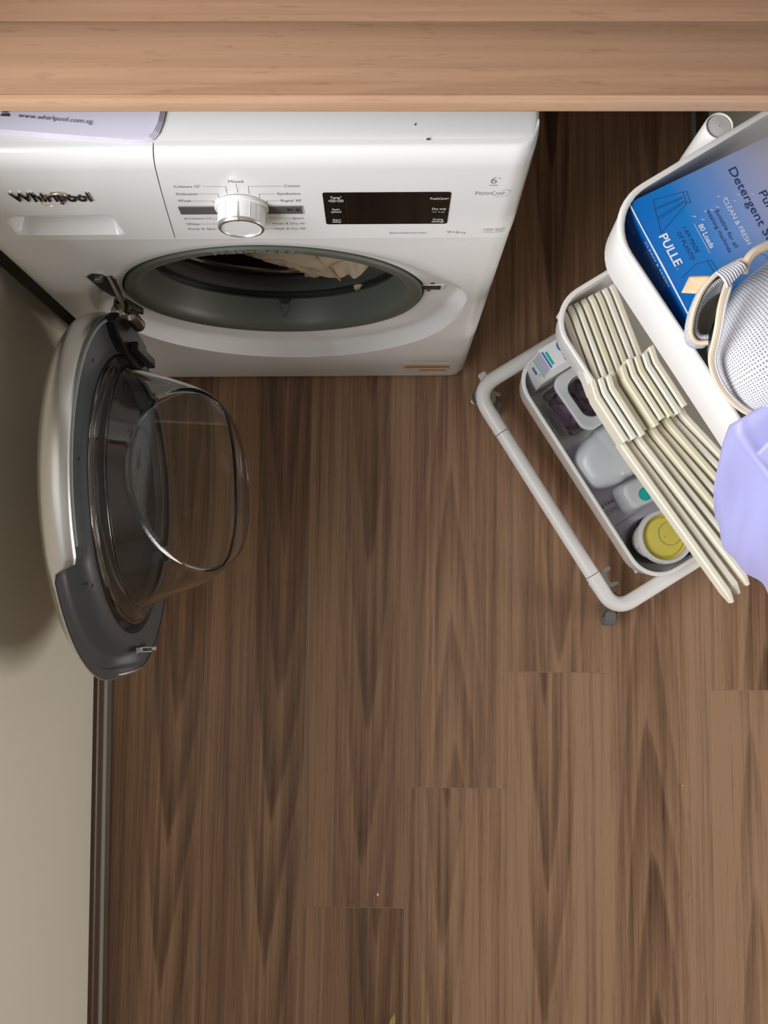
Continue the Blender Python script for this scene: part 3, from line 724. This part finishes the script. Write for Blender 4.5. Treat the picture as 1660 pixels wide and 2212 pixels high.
# ------------------------------------------------------------------ three-tier trolley (local: x along its length, y across)
CR = math.atan2(-.8523, .5236); LL = Vector((.5236, -.8523, 0)); NN = Vector((.8523, .5236, 0))
def at(l, n, z=0): return LL*l+NN*n+Vector((0, 0, z))
CT = empty('utility_trolley', at(-.0025, .527), CR, 'white three-tier metal trolley on casters under the worktop', 'trolley')
TX, TY, TR = .2115, .152, .052
def tray(name, z0, z1, x=TX, y=TY):
    def lp(ins, z): return [(a, b, z) for a, b in rr(x-ins, y-ins, TR-min(ins, .02)*.5, 10)]
    loops = [lp(.014, z0), lp(.008, z0+.002), lp(.0045, z0+.010), lp(.0015, z1-.010), lp(.001, z1-.005), lp(.000, z1-.003), lp(.0005, z1-.0008), lp(.002, z1), lp(.0045, z1), lp(.006, z1-.0010), lp(.0062, z1-.003),
             lp(.0055, z1-.008), lp(.008, z0+.012), lp(.012, z0+.0045), lp(.018, z0+.003)]
    return loft(name, loops, M['powder'], CT, sharp=50)
tray('tray', .694, .780); tray('tray', .414, .475); tray('tray', .077, .147)
BX, BY, BZ, BR_ = .2215, .2055, .085, .0125
base = fillet([(BX, -BY, BZ), (BX, BY, BZ), (-BX, BY, BZ), (-BX, -BY, BZ)], .062, 8, True)
for sy in (-1, 1): tube('side_tube', [(-.134, sy*BY, BZ), (.150, sy*BY, BZ)], BR_, M['powder'], CT, 18)
for sx, xe in ((-1, -.1352), (1, .1512)):
    pth = fillet([(xe, -BY, BZ), (sx*BX, -BY, BZ), (sx*BX, BY, BZ), (xe, BY, BZ)], .066, 9)
    tube('end_tube', pth, BR_+.0004, M['powder'], CT, 18)
    ps = tube('post', [(sx*BX, 0, BZ), (sx*BX, 0, .70)], .0120, M['powder'], CT, 18)
    sl_ = lathe('post_sleeve', [(.0122, .685), (.0140, .687), (.0142, .690), (.0142, .773), (.0136, .7750), (.0126, .7748), (.0122, .7725)], M['powder'], CT, 'z', (sx*BX, 0, 0), 32)
    lathe('end_cap', [(.0121, .7690), (.0121, .7725), (.0112, .7738), (.0005, .7745)], M['cap'], sl_, 'z', (sx*BX, 0, 0), 32)
    for zb in (.72, .44, .11): box('clamp', sx*(BX-.012)-.006, sx*(BX-.012)+.006, -.011, .011, zb-.010, zb+.012, M['powder'], CT, .002)
for sx in (-1, 1):
    for sy in (-1, 1):
        cx, cy = sx*(BX-.013), sy*(BY-.008)
        ca_ = R(35 if sx*sy > 0 else -28); c_, s_ = math.cos(ca_), math.sin(ca_)
        cs = lathe('caster', [(.001, .0732), (.013, .073), (.016, .070), (.017, .064), (.014, .060), (.001, .059)], M['zinc'], CT, 'z', (cx, cy, 0), 20)
        tr = lambda x, y, z: (cx+x*c_-y*s_, cy+x*s_+y*c_, z)
        for sg in (-1, 1):
            poly('fork', [(-.013, .064), (.013, .064), (.026, .034), (.022, .018), (.012, .020), (-.006, .048)], sg*.0105, sg*.0125, M['zinc'], cs, lambda a, b, d: tr(a, d, b))
        wv_ = [tr(.018+.0235*math.cos(2*math.pi*k/24), yy, .0243+.0235*math.sin(2*math.pi*k/24)) for yy in (-.009, .009) for k in range(24)]
        mk('wheel', wv_, [tuple(range(24)), tuple(range(47, 23, -1))]+[(k, (k+1) % 24, 24+(k+1) % 24, 24+k) for k in range(24)], M['wheel'], cs)
# brake levers that show beside the near corners
def lever(cx, cy, a):
    c_, s_ = math.cos(R(a)), math.sin(R(a)); g = lambda x, y, d: (cx+x*c_-y*s_, cy+x*s_+y*c_, d)
    poly('brake_lever', [(0, -.017), (.013, -.017), (.016, -.0145), (.013, -.011), (.005, -.010), (.003, -.004), (.003, .004), (.005, .010), (.013, .011), (.016, .0145), (.013, .018), (0, .018), (-.010, .010), (-.010, -.010)], .052, .0545, M['zinc'], CT, g, .0006)
def flange(cx, cy, a, hx, hy):
    c_, s_ = math.cos(R(a)), math.sin(R(a)); g = lambda x, y, d: (cx+x*c_-y*s_, cy+x*s_+y*c_, d)
    poly('caster_flange', rr(hx, hy, min(hx, hy)*.8, 6), .055, .058, M['zinc'], CT, g, .0006)
lever(.172, -.182, 85); flange(.184, -.200, 5, .028, .013)
flange(-.207, -.195, 60, .022, .013); lever(-.197, -.186, 40)
poly('caster_tab', rr(.009, .007, .003, 4, -.236, -.176), .056, .066, M['cap'], CT, lambda a, b, d: (a, b, d), .001)

# ------------------------------------------------------------------ top tray: detergent box, laundry bag, lavender cloth
DB = empty('detergent_box', at(-.2045, .4065, .713), CR+R(-5.5), 'blue to white cardboard box of detergent strips in the top tray', 'box')
DW, DH, DT = .129, .155, .064
bxo = box('carton', 0, DW, 0, DH, -.0, DT, M['boxprint'], DB, .0012, 2)
poly('worn_edge', [(0.001, -.0004), (DW-.001, -.0004), (DW-.001, .0006), (.07, .0011), (.03, .0005), (.001, .0008)], DT-.0006, DT+.0003, M['cardwhite'], DB, lambda a, b, d: (a, b, d))
BF = lambda a, b, d: (a, b, DT+d); EF = lambda a, b, d: (a, -d, DT-.002+b)
def bt(s, x, y, wd, cap, m, bold=0., fr=BF, nm='box_lettering'): lettering(nm, s, fr, x-wd/2, y, wd, cap, M[m], DB, bold)
cxm = DW/2
bt('Pure', cxm-.004, .1185, .026, .0080, 'navyprint', .004); bt('Detergent Strips', cxm+.001, .1030, .104, .0080, 'navyprint', .004)
bt('CLEAN & FRESH', cxm-.001, .0840, .051, .0048, 'whiteprint'); bt('Suitable for all', cxm+.001, .0715, .042, .0040, 'navyprint'); bt('washing machines', cxm, .0640, .047, .0040, 'navyprint')
bt('80 Loads', cxm-.001, .0500, .026, .0052, 'whiteprint', .012); stroke('underline', [(cxm-.017, .0475), (cxm+.016, .0475)], .0004, BF, M['whiteprint'], DB)
bt('I AM MADE', cxm-.004, .0350, .028, .0042, 'navyprint'); bt('OF PLANTS!', cxm-.001, .0275, .031, .0042, 'navyprint')
bt('PULLE', cxm-.004, .0105, .034, .0085, 'whiteprint', .02); stroke('trade_mark', [(cxm+.0160+.0009*math.cos(R(40*i)), .0115+.0009*math.sin(R(40*i))) for i in range(9)], .0004, BF, M['whiteprint'], DB, closed=True)
bt('CLEAN & FRESH', cxm+.001, -.0085, .050, .0040, 'whiteprint', 0, EF); bt('Suitable for all', cxm+.003, -.0150, .040, .0030, 'lilacp', 0, EF); bt('washing machines', cxm+.003, -.0205, .044, .0030, 'lilacp', 0, EF)
bt('PULLE', .018, -.022, .015, .004, 'lilacp', 0, EF); poly('arrow_mark', [(.098, -.034), (.106, -.034), (.102, -.028)], .0004, .0006, M['lilacp'], DB, EF)
# line drawings: a skirt, shorts, a trail of drifting strips
def draw(pl, w_=.0005, closed=False): stroke('line_drawing', pl, w_, BF, M['navyprint'], DB, closed=closed)
def sk2(pl): return [(.004+x*.72, .006+y*.80) for x, y in pl]
_draw = draw
def draw(pl, w_=.0004, closed=False): _draw(sk2(pl) if max(x for x, y in pl) < .06 else pl, w_, closed)
draw([(.006, .021), (.014, .058), (.030, .056), (.052, .010), (.040, .013), (.020, .017)], closed=True); draw([(.0142, .0585), (.0150, .0625), (.0320, .0600), (.030, .056)]); draw([(.018, .018), (.0195, .055)]); draw([(.0195, .018), (.0215, .055)]); draw([(.031, .015), (.0255, .055)]); draw([(.034, .0145), (.0275, .055)])
draw([(.090, .012), (.084, .030), (.086, .041), (.122, .044), (.126, .020)]); draw([(.086, .041), (.087, .045), (.122, .048), (.122, .044)]); draw([(.101, .048), (.101, .043), (.106, .043), (.106, .048)])
draw([(.100, .088), (.106, .095), (.128, .097)])
for i in range(11):
    t = i/10; xx, yy = .040+.004*math.sin(9*t), .050+.062*t
    stroke('drifting_strip', [(xx+.004*math.sin(i*2.1), yy), (xx+.004*math.sin(i*2.1)+.0016, yy+.0022)], .0010, BF, M['lilacp'], DB)

LB = empty('laundry_bag', at(.0, .46, .698), CR, 'white mesh laundry bag with beige piping beside the detergent box', 'laundry bag')
def dome(cx, cy, cz, rx, ry, rz, e=2.5, wr=.006, rot=0):
    c_, s_ = math.cos(rot), math.sin(rot)
    def fn(s, t):
        a = 2*math.pi*s; b = math.pi*(t-.5); ca, sa, cb, sb = math.cos(a), math.sin(a), math.cos(b), math.sin(b)
        pw = lambda q, k: math.copysign(abs(q)**k, q)
        x, y, z = rx*pw(ca, 2/e)*pw(cb, 2/2.2), ry*pw(sa, 2/e)*pw(cb, 2/2.2), rz*pw(sb, 2/2.2)
        nn = noise.noise(Vector((x, y, z))*16+Vector((cx, 3, cy)))*wr; k = 1+nn/.08
        return (cx+(x*c_-y*s_)*k, cy+(x*s_+y*c_)*k, cz+z*k)
    return fn
def polar_uv(o, nu, nv, arc, k):
    ul = o.data.uv_layers[0]
    for lp in o.data.loops:
        i = lp.vertex_index; a = 2*math.pi*(i % nu)/(nu-1); s_ = (1-(i//nu)/(nv-1))*arc; ul.data[lp.index].uv = (s_*math.cos(a)*k, s_*math.sin(a)*k)
def sphere_uv(o, nu, nv, ku, kv):
    ul = o.data.uv_layers[0]
    for lp in o.data.loops: i = lp.vertex_index; ul.data[lp.index].uv = ((i % nu)/(nu-1)*ku, (i//nu)/(nv-1)*kv)
b1 = grid('bag_body', 96, 48, dome(-.002, .041, .080, .081, .116, .068, 2.4, .003, 0), M['mesh'], LB, True, 180)
polar_uv(b1, 96, 48, .25, 7.6)
# rolled mouth of the bag: a broad band bent into a U, piped along both edges
mouth = [(-.092, -.020, .134), (-.0945, -.0435, .130), (-.090, -.0600, .122), (-.0758, -.0765, .112), (-.0610, -.0850, .103), (-.0510, -.0830, .099), (-.0455, -.0750, .103)]
mp_ = [Vector(p) for p in fillet(mouth, .012, 5)]
def band(path, wid, tilt):
    def fn(s, t):
        x = s*(len(path)-1); i = min(int(x), len(path)-2); p = path[i].lerp(path[i+1], x-i)
        d = (path[min(i+1, len(path)-1)]-path[i]).normalized(); sd = Vector((0, 0, 1)).cross(d).normalized()
        bul = .003*math.sin(math.pi*t)
        return p-Vector((0, 0, wid*t))-sd*(bul+tilt*t)
    return fn
b2 = grid('bag_mouth', 60, 12, band(mp_, .030, -.006), M['mesh'], LB, True, 180, thick=.003, fix=False); sphere_uv(b2, 60, 12, 1.0, .25)
cen = Vector((-.066, -.058, .115)); mi = [p+(cen-p)*.22-Vector((0, 0, .002)) for p in mp_]
b3 = grid('mouth_lining', 60, 8, band(mi, .026, -.006), M['mesh'], LB, True, 180, thick=.004); sphere_uv(b3, 60, 8, 1.0, .22)
def inner(s, t):
    i = s*(len(mi)-1); k = min(int(i), len(mi)-2); p = mi[k].lerp(mi[k+1], i-k); q_ = Vector((-.052, -.060, .10)).lerp(Vector((-.075, -.035, .11)), 1-s); p = p.lerp(q_, t); return (p.x, p.y, p.z-.022-.010*math.sin(math.pi*t))
grid('bag_inside', 30, 8, inner, mat('khaki_mesh_lining', (.22, .20, .16), .8, bump=(400, .6, .002)), LB, thick=.001)
tube('piping', mp_, .0024, M['tan'], LB, 8)
zp = fillet([(-.079, -.0450, .136), (-.0663, -.0600, .135), (-.0514, -.0705, .129), (-.0417, -.0765, .120), (-.031, -.0825, .106), (-.0179, -.0850, .100), (-.0011, -.0850, .095), (.0216, -.0795, .092), (.045, -.064, .092)], .010, 4)
tube('zip_tape', zp, .0042, M['tan'], LB, 8, flat=.7)
tube('zip_coil', [p+Vector((.0018, .0016, .0026)) for p in zp], .0011, M['grey_tape'], LB, 6)
tube('rear_piping', fillet([(-.080, -.030, .140), (-.087, -.0245, .144), (-.0913, -.0139, .145), (-.0901, .0029, .145), (-.084, .04, .14), (-.07, .10, .12)], .01, 5), .0042, M['tan'], LB, 8)
def strapf(s, t):
    a = Vector((-.0945, -.0490, .135)).lerp(Vector((-.0915, -.0300, .143)), t); b = Vector((-.0765, -.0510, .141)).lerp(Vector((-.0820, -.0280, .146)), t); p = a.lerp(b, s); return (p.x, p.y, p.z+.004*math.sin(math.pi*s))
stp = grid('zip_garage', 25, 12, strapf, M['grey_tape'], LB, thick=.0016, sharp=180)
for k in range(9):
    t = (k+.5)/9; tube('tape_rib', [Vector(strapf(s_/8, t))+Vector((0, 0, .0014)) for s_ in range(9)], .0006, M['grey_tape'], stp, 6)
tg = grid('woven_label', 8, 6, lambda s, t: tuple(Vector((-.0986, -.0712, .105)).lerp(Vector((-.0896, -.0630, .112)), t).lerp(Vector((-.1077, -.0568, .107)).lerp(Vector((-.0960, -.0475, .122)), t), s)), M['tanlabel'], LB, thick=.0008)
lettering('label_word', 'YOU', lambda a, b, d: (-.1035+a*.78-b*.45, -.0610+a*.55+b*.75, .1085+d+a*.75), 0, 0, .0095, .0050, M['whiteprint'], tg, .01)

CLT = empty('lavender_cloth', at(.10, .375, .78), CR, 'lavender satin cloth hanging over the rim of the top tray', 'cloth')
def cloth(s, t):
    # s along the rim, t from inside the tray over the rim and down outside
    k = t
    lx = None; kk = 0
    if k < .30:
        q = k/.30; n = .085-.083*q; z = .018+.024*math.sin(math.pi*(1-q)*.5)*(1-.2*s)-.010*q
    elif k < .38:
        q = (k-.30)/.08; a = q*math.pi/2; n = .002-.010*math.sin(a); z = .008-.010*(1-math.cos(a))
    else:
        kk = q = (k-.38)/.62; drop = .120-.020*s-.030*(max(0, .22-s)/.22)**2; n = -.008-.024*math.sin(math.pi*q*.62)-.002*q; z = -.002-drop*q
    left = -.069+.078*kk**1.1; lx = left+(.15-left)*s
    n -= .0030*math.sin(11*s+4*k)*smst(k, .1, .5)+.0040*math.sin(5*s-7*k+1)*smst(k, .3, .7)*(1-.3*s)+.0016*math.sin(27*s-12*k)*smst(k, .4, .6); z += .004*math.sin(11*s+7*k)*(1-smst(k, .28, .4))
    edge = smst(.05-s, 0, .05)+smst(k, .95, 1)
    n += .004*edge
    return (lx, min(n, -.004) if kk > .05 else n, z)
grid('cloth_sheet', 60, 72, cloth, M['lilac'], CLT, thick=.0016, sharp=180)
def fold(s, t): 
    x = -.055+.14*s; return (x+.020*t, .030-.044*t+.012*math.sin(4*s), .046-.018*t*t-.020*s+.006*math.sin(math.pi*t)*(1+math.sin(9*s)))
grid('turned_fold', 40, 24, fold, M['lilac'], CLT, thick=.0016, sharp=180)

# ------------------------------------------------------------------ middle tray: a row of plastic hangers
def hanger(i):
    um, mm, lm = .3923+.0107*i, .3586+.0108*i, .3672+.0150*i
    o = empty('clothes_hanger', at(0, mm, .42), CR)
    low = i >= 2; col = M[('cream1', 'cream2', 'cream1', 'cream2', 'cream3', 'cream1', 'cream3', 'cream2', 'cream1')[i]]
    th = .0082 if i not in (3,) else .0075
    def nn(l):
        if l < -.075: return (um-mm)*min(1.05, (-.075-l)/.125)
        return (lm-mm)*max(0, min(1, (l-.0)/.22))
    def arm(name, l0, l1, z0, z1, h0, h1, round_end):
        loops = []; n = 16
        for k in range(n+1):
            t = k/n; l = l0+(l1-l0)*t; y = nn(l); zt = z0+(z1-z0)*t; h = h0+(h1-h0)*t; wd = th
            if round_end and l > l1-.016: q = (l-(l1-.016))/.016; e = math.sqrt(max(.02, 1-q*q)); wd = th*(.45+.55*e); zt -= .010*(1-e); h *= (.45+.55*e)
            if l < -.18: q = min(1, (-.18-l)/.022); e = math.sqrt(max(.05, 1-q*q)); zt -= .010*(1-e)
            b = min(.0018, wd*.3)
            loops.append([(l, y-wd/2+b, zt), (l, y+wd/2-b, zt), (l, y+wd/2, zt-b), (l, y+wd/2, zt-h+b), (l, y+wd/2-b, zt-h), (l, y-wd/2+b, zt-h), (l, y-wd/2, zt-h+b), (l, y-wd/2, zt-b)])
        return loft(name, loops, col, o, sharp=32)
    if i > 0: arm('arm', -.205+.001*i, -.086, .034+.001*(i % 3), .050, .028, .028, False)
    dz = -.016 if i == 3 else 0; jit = ((i*7) % 5-2)*.0012
    arm('hook_hump', -.0935+jit, -.0075+jit, .098+dz, .097+dz, .034, .034, False)
    arm('arm', -.012, .229-.0035*i, .0795 if i < 1 else (.079 if i % 2 == 0 else .070), .086-.002*i if i % 2 == 0 else .0795, .0225 if i % 2 == 0 else .0175, .0225 if i % 2 == 0 else .0175, True)
    if i in (0, 2, 4, 6): arm('lower_bar', -.008, .212-.004*i, .061, .072-.002*i, .004, .004, False)
    nm = ('nearest the tray rim, overhanging it', 'second from the tray rim', 'third from the tray rim', 'fourth from the rim, hump lower', 'fifth from the tray rim, yellowed', 'sixth from the tray rim', 'seventh from the tray rim, yellowed', 'eighth from the tray rim, palest', 'innermost, against the top tray')[i]
    return tag(o, 'cream plastic clothes hanger in the middle tray, '+nm, 'hanger', 'hangers in the middle tray')
for i in range(9): hanger(i)

# ------------------------------------------------------------------ bottom tray
WB = empty('laundry_carton', at(-.2005, .4005, .0805), CR, 'white carton with green and blue print in the corner of the bottom tray', 'carton')
box('carton_body', 0, .037, 0, .16, 0, .185, M['cardwhite'], WB, .0012)
wf = lambda a, b, d: (a, b, .185+d); wfr = lambda a, b, d: (a, -d, b)
def rect(name, fr, x0, x1, y0, y1, m, par): return poly(name, [(x0, y0), (x1, y0), (x1, y1), (x0, y1)], .0003, .0005, M[m], par, fr)
rect('green_bar', wf, .009, .031, .005, .009, 'greenp', WB); rect('blue_bar', wf, .006, .034, .0005, .0032, 'bluep', WB); rect('green_bar', wf, .001, .009, .052, .058, 'greenp', WB)
poly('round_logo', [(.013+.0105*math.cos(R(15*k)), .035+.0095*math.sin(R(15*k))) for k in range(24)], .0003, .0005, M['bluep'], WB, wf)
lettering('logo_letter', 'D', lambda a, b, d: (a, b, .1857+d), .009, .031, .007, .008, M['whiteprint'], WB, .02)
lettering('carton_word', 'Was', lambda a, b, d: (a, b, .1853+d), .0215, .026, .0145, .007, M['bluep'], WB)
rect('lilac_panel', wfr, .003, .034, .135, .182, 'lilacp', WB); rect('green_line', wfr, .002, .0355, .128, .1312, 'greenp', WB); rect('blue_mark', wfr, .008, .021, .095, .108, 'bluep', WB); rect('lilac_panel', wfr, .024, .028, .108, .120, 'lilacp', WB)

CB = empty('clear_storage_box', at(-.110, .448, .0805), CR+R(3), 'clear plastic box holding purple fabric in the bottom tray', 'container')
def rbox(name, hx, hy, r, zl, m, par, wall=.0016):
    lo = [[(a, b, z) for a, b in rr(hx+k, hy+k, r, 6)] for k, z in zl]
    return loft(name, lo, m, par, sharp=50)
rbox('box_wall', .043, .052, .012, [(-.006, 0), (-.004, .002), (0, .078), (.0018, .079), (.0018, .082), (-.0008, .082), (-.0015, .078), (-.0060, .004), (-.008, .0035)], M['clear'], CB)
for k in range(2):
    bm = bmesh.new(); bmesh.ops.create_icosphere(bm, subdivisions=5, radius=1)
    for p in bm.verts:
        d = p.co.normalized(); r_ = .75+.35*(1-abs(noise.noise(d*2.1+Vector((k*4, 3, 5)))))+.16*(1-abs(noise.noise(d*5+Vector((k, 8, 2))))) - .2
        p.co = Vector((d.x*.034*r_, d.y*.024*r_-.021+.044*k, d.z*.028*r_+.038))
    bm_obj('purple_garment', bm, M['purple'], CB, sharp=180)
LD = empty('container_lid', at(-.110, .478, .167), CR+R(2), 'translucent white rimmed lid resting askew on the clear plastic box', 'lid'); LD.rotation_euler.x = R(2)
lo = lambda k, z: [(a, b, z) for a, b in rr(.052+k, .062+k, .020, 8)]
rim = loft('lid_rim', [lo(-.016, .001), lo(-.002, 0), lo(0, .002), lo(0, .0075), lo(-.0016, .0092), lo(-.004, .0092), lo(-.0055, .0075), lo(-.014, .0070), lo(-.016, .0045), lo(-.016, .001)], M['frost'], LD, caps=(False, False), sharp=50)
loft('lid_window', [[(a, b, z) for a, b in rr(.0362, .0462, .010, 8)] for z in (.0025, .0037)], M['clear'], LD)
bm = bmesh.new(); bmesh.ops.create_icosphere(bm, subdivisions=4, radius=1)
for p in bm.verts: p.co = Vector((p.co.x*.026, p.co.y*.022, p.co.z*.010))*(1+.25*noise.noise(p.co*2+Vector((2, 2, 7))))
mk_b = bm_obj('folded_sock', bm, M['purple']); mk_b.location = at(-.112, .512, .150); tag(mk_b, 'dark purple bundle seen through the lid of the clear box', 'fabric')

JG = empty('translucent_jug', at(-.010, .470, .0812), CR+R(6), 'translucent white plastic jug lying on its side in the bottom tray', 'jug')
def jug(s, t):
    a = 2*math.pi*s; ca, sa = math.cos(a), math.sin(a); pw = lambda q, k: math.copysign(abs(q)**k, q)
    y = -.085+.17*t; e = math.sin(math.pi*min(1, max(0, t*1.0)))**.28 if t < .5 else 1-.55*smst(t, .62, .98)
    if t <= 0: e = .02
    e *= 1-.035*smst(.05-abs(t-.33), 0, .05)
    return (.050*e*pw(ca, .6), y, .038+.037*e*pw(sa, .6))
grid('jug_body', 64, 48, jug, M['frost'], JG, sharp=180)
tube('jug_neck', [(0, .080, .038), (0, .098, .038)], .018, M['frost'], JG, 20); tube('screw_cap', [(0, .094, .038), (0, .110, .038)], .0205, M['cardwhite'], JG, 20)
TB = empty('white_tub', at(.071, .464, .0818), CR+R(-4), 'small white tub with a teal round sticker in the bottom tray', 'tub')
rbox('tub_body', .021, .040, .014, [(-.004, 0), (-.001, .003), (0, .020), (0, .058), (-.002, .063), (-.006, .065)], M['cardwhite'], TB)
poly('teal_sticker', [(.006+.011*math.cos(R(15*k)), -.010+.011*math.sin(R(15*k))) for k in range(24)], .0652, .0655, M['teal'], TB, lambda a, b, d: (a, b, d))
loft('clear_pouch', [[(a, b, z) for a, b in rr(.026+k, .046+k, .012, 6)] for k, z in ((-.003, .0), (.001, .03), (-.002, .068), (-.010, .0725))], M['clear'], TB)
JR = empty('glass_jar', at(.148, .4315, .0805), CR, 'glass jar of white crystals with a yellow lid in the bottom tray', 'jar')
lathe('jar_glass', [(.001, .0), (.034, .0), (.0385, .004), (.040, .012), (.040, .088), (.037, .094), (.036, .098), (.0345, .098), (.035, .093), (.0375, .086), (.0375, .012), (.035, .005), (.001, .004)], M['clear'], JR, 'z', (0, 0, 0), 48)
lathe('crystals', [(.001, .0055), (.034, .006), (.0365, .013), (.0365, .062), (.030, .066), (.012, .060), (.001, .064)], M['crystal'], JR, 'z', (0, 0, 0), 40)
lathe('jar_collar', [(.0375, .096), (.0425, .097), (.0435, .101), (.0435, .110), (.0415, .114), (.0385, .1145), (.0365, .112), (.036, .1065)], M['frost'], JR, 'z', (0, 0, 0), 48)
jl = lathe('jar_lid', [(.0364, .1030), (.033, .1000), (.0300, .1035), (.001, .1045)], M['yellow'], JR, 'z', (0, 0, 0), 48)
lathe('lid_wire', [(.0175, .1040), (.0185, .1058), (.0195, .1042)], M['chrome'], jl, 'z', (0, .010, 0), 32)
LFT = empty('care_leaflet', at(.055, .45, .0806), CR, 'lilac grey printed leaflet under the jar and tub in the bottom tray', 'leaflet')
poly('sheet', [(-.11, -.064), (.13, -.064), (.13, .08), (-.11, .08)], 0, .0006, M['leaflet'], LFT, lambda a, b, d: (a, b, d))
lff = lambda a, b, d: (-b+.008, a-.052, .0006+d)
lettering('leaflet_word', 'STEEL', lff, 0, 0, .030, .0055, M['ink'], LFT, .01); lettering('leaflet_word', 'CON', lff, .003, -.0135, .018, .0055, M['ink'], LFT)
stroke('word_box', [(.001, -.0155), (.024, -.0155), (.024, -.0065), (.001, -.0065)], .0004, lff, M['ink'], LFT, closed=True)
stroke('rule', [(-.004, .009), (.04, .009)], .0004, lff, M['ink'], LFT); stroke('rule', [(.004, -.036), (.04, -.036)], .0008, lff, M['ink'], LFT)
bp_ = rbox('black_slab', .006, .055, .005, [(-.001, 0), (0, .002), (0, .030), (-.002, .033)], M['black'], None); bp_.location = at(.1975, .50, .0815); bp_.rotation_euler.z = CR  # plain black slab at the tray end
tag(bp_, 'flat black slab at the end of the bottom tray by the glass jar', 'pouch')
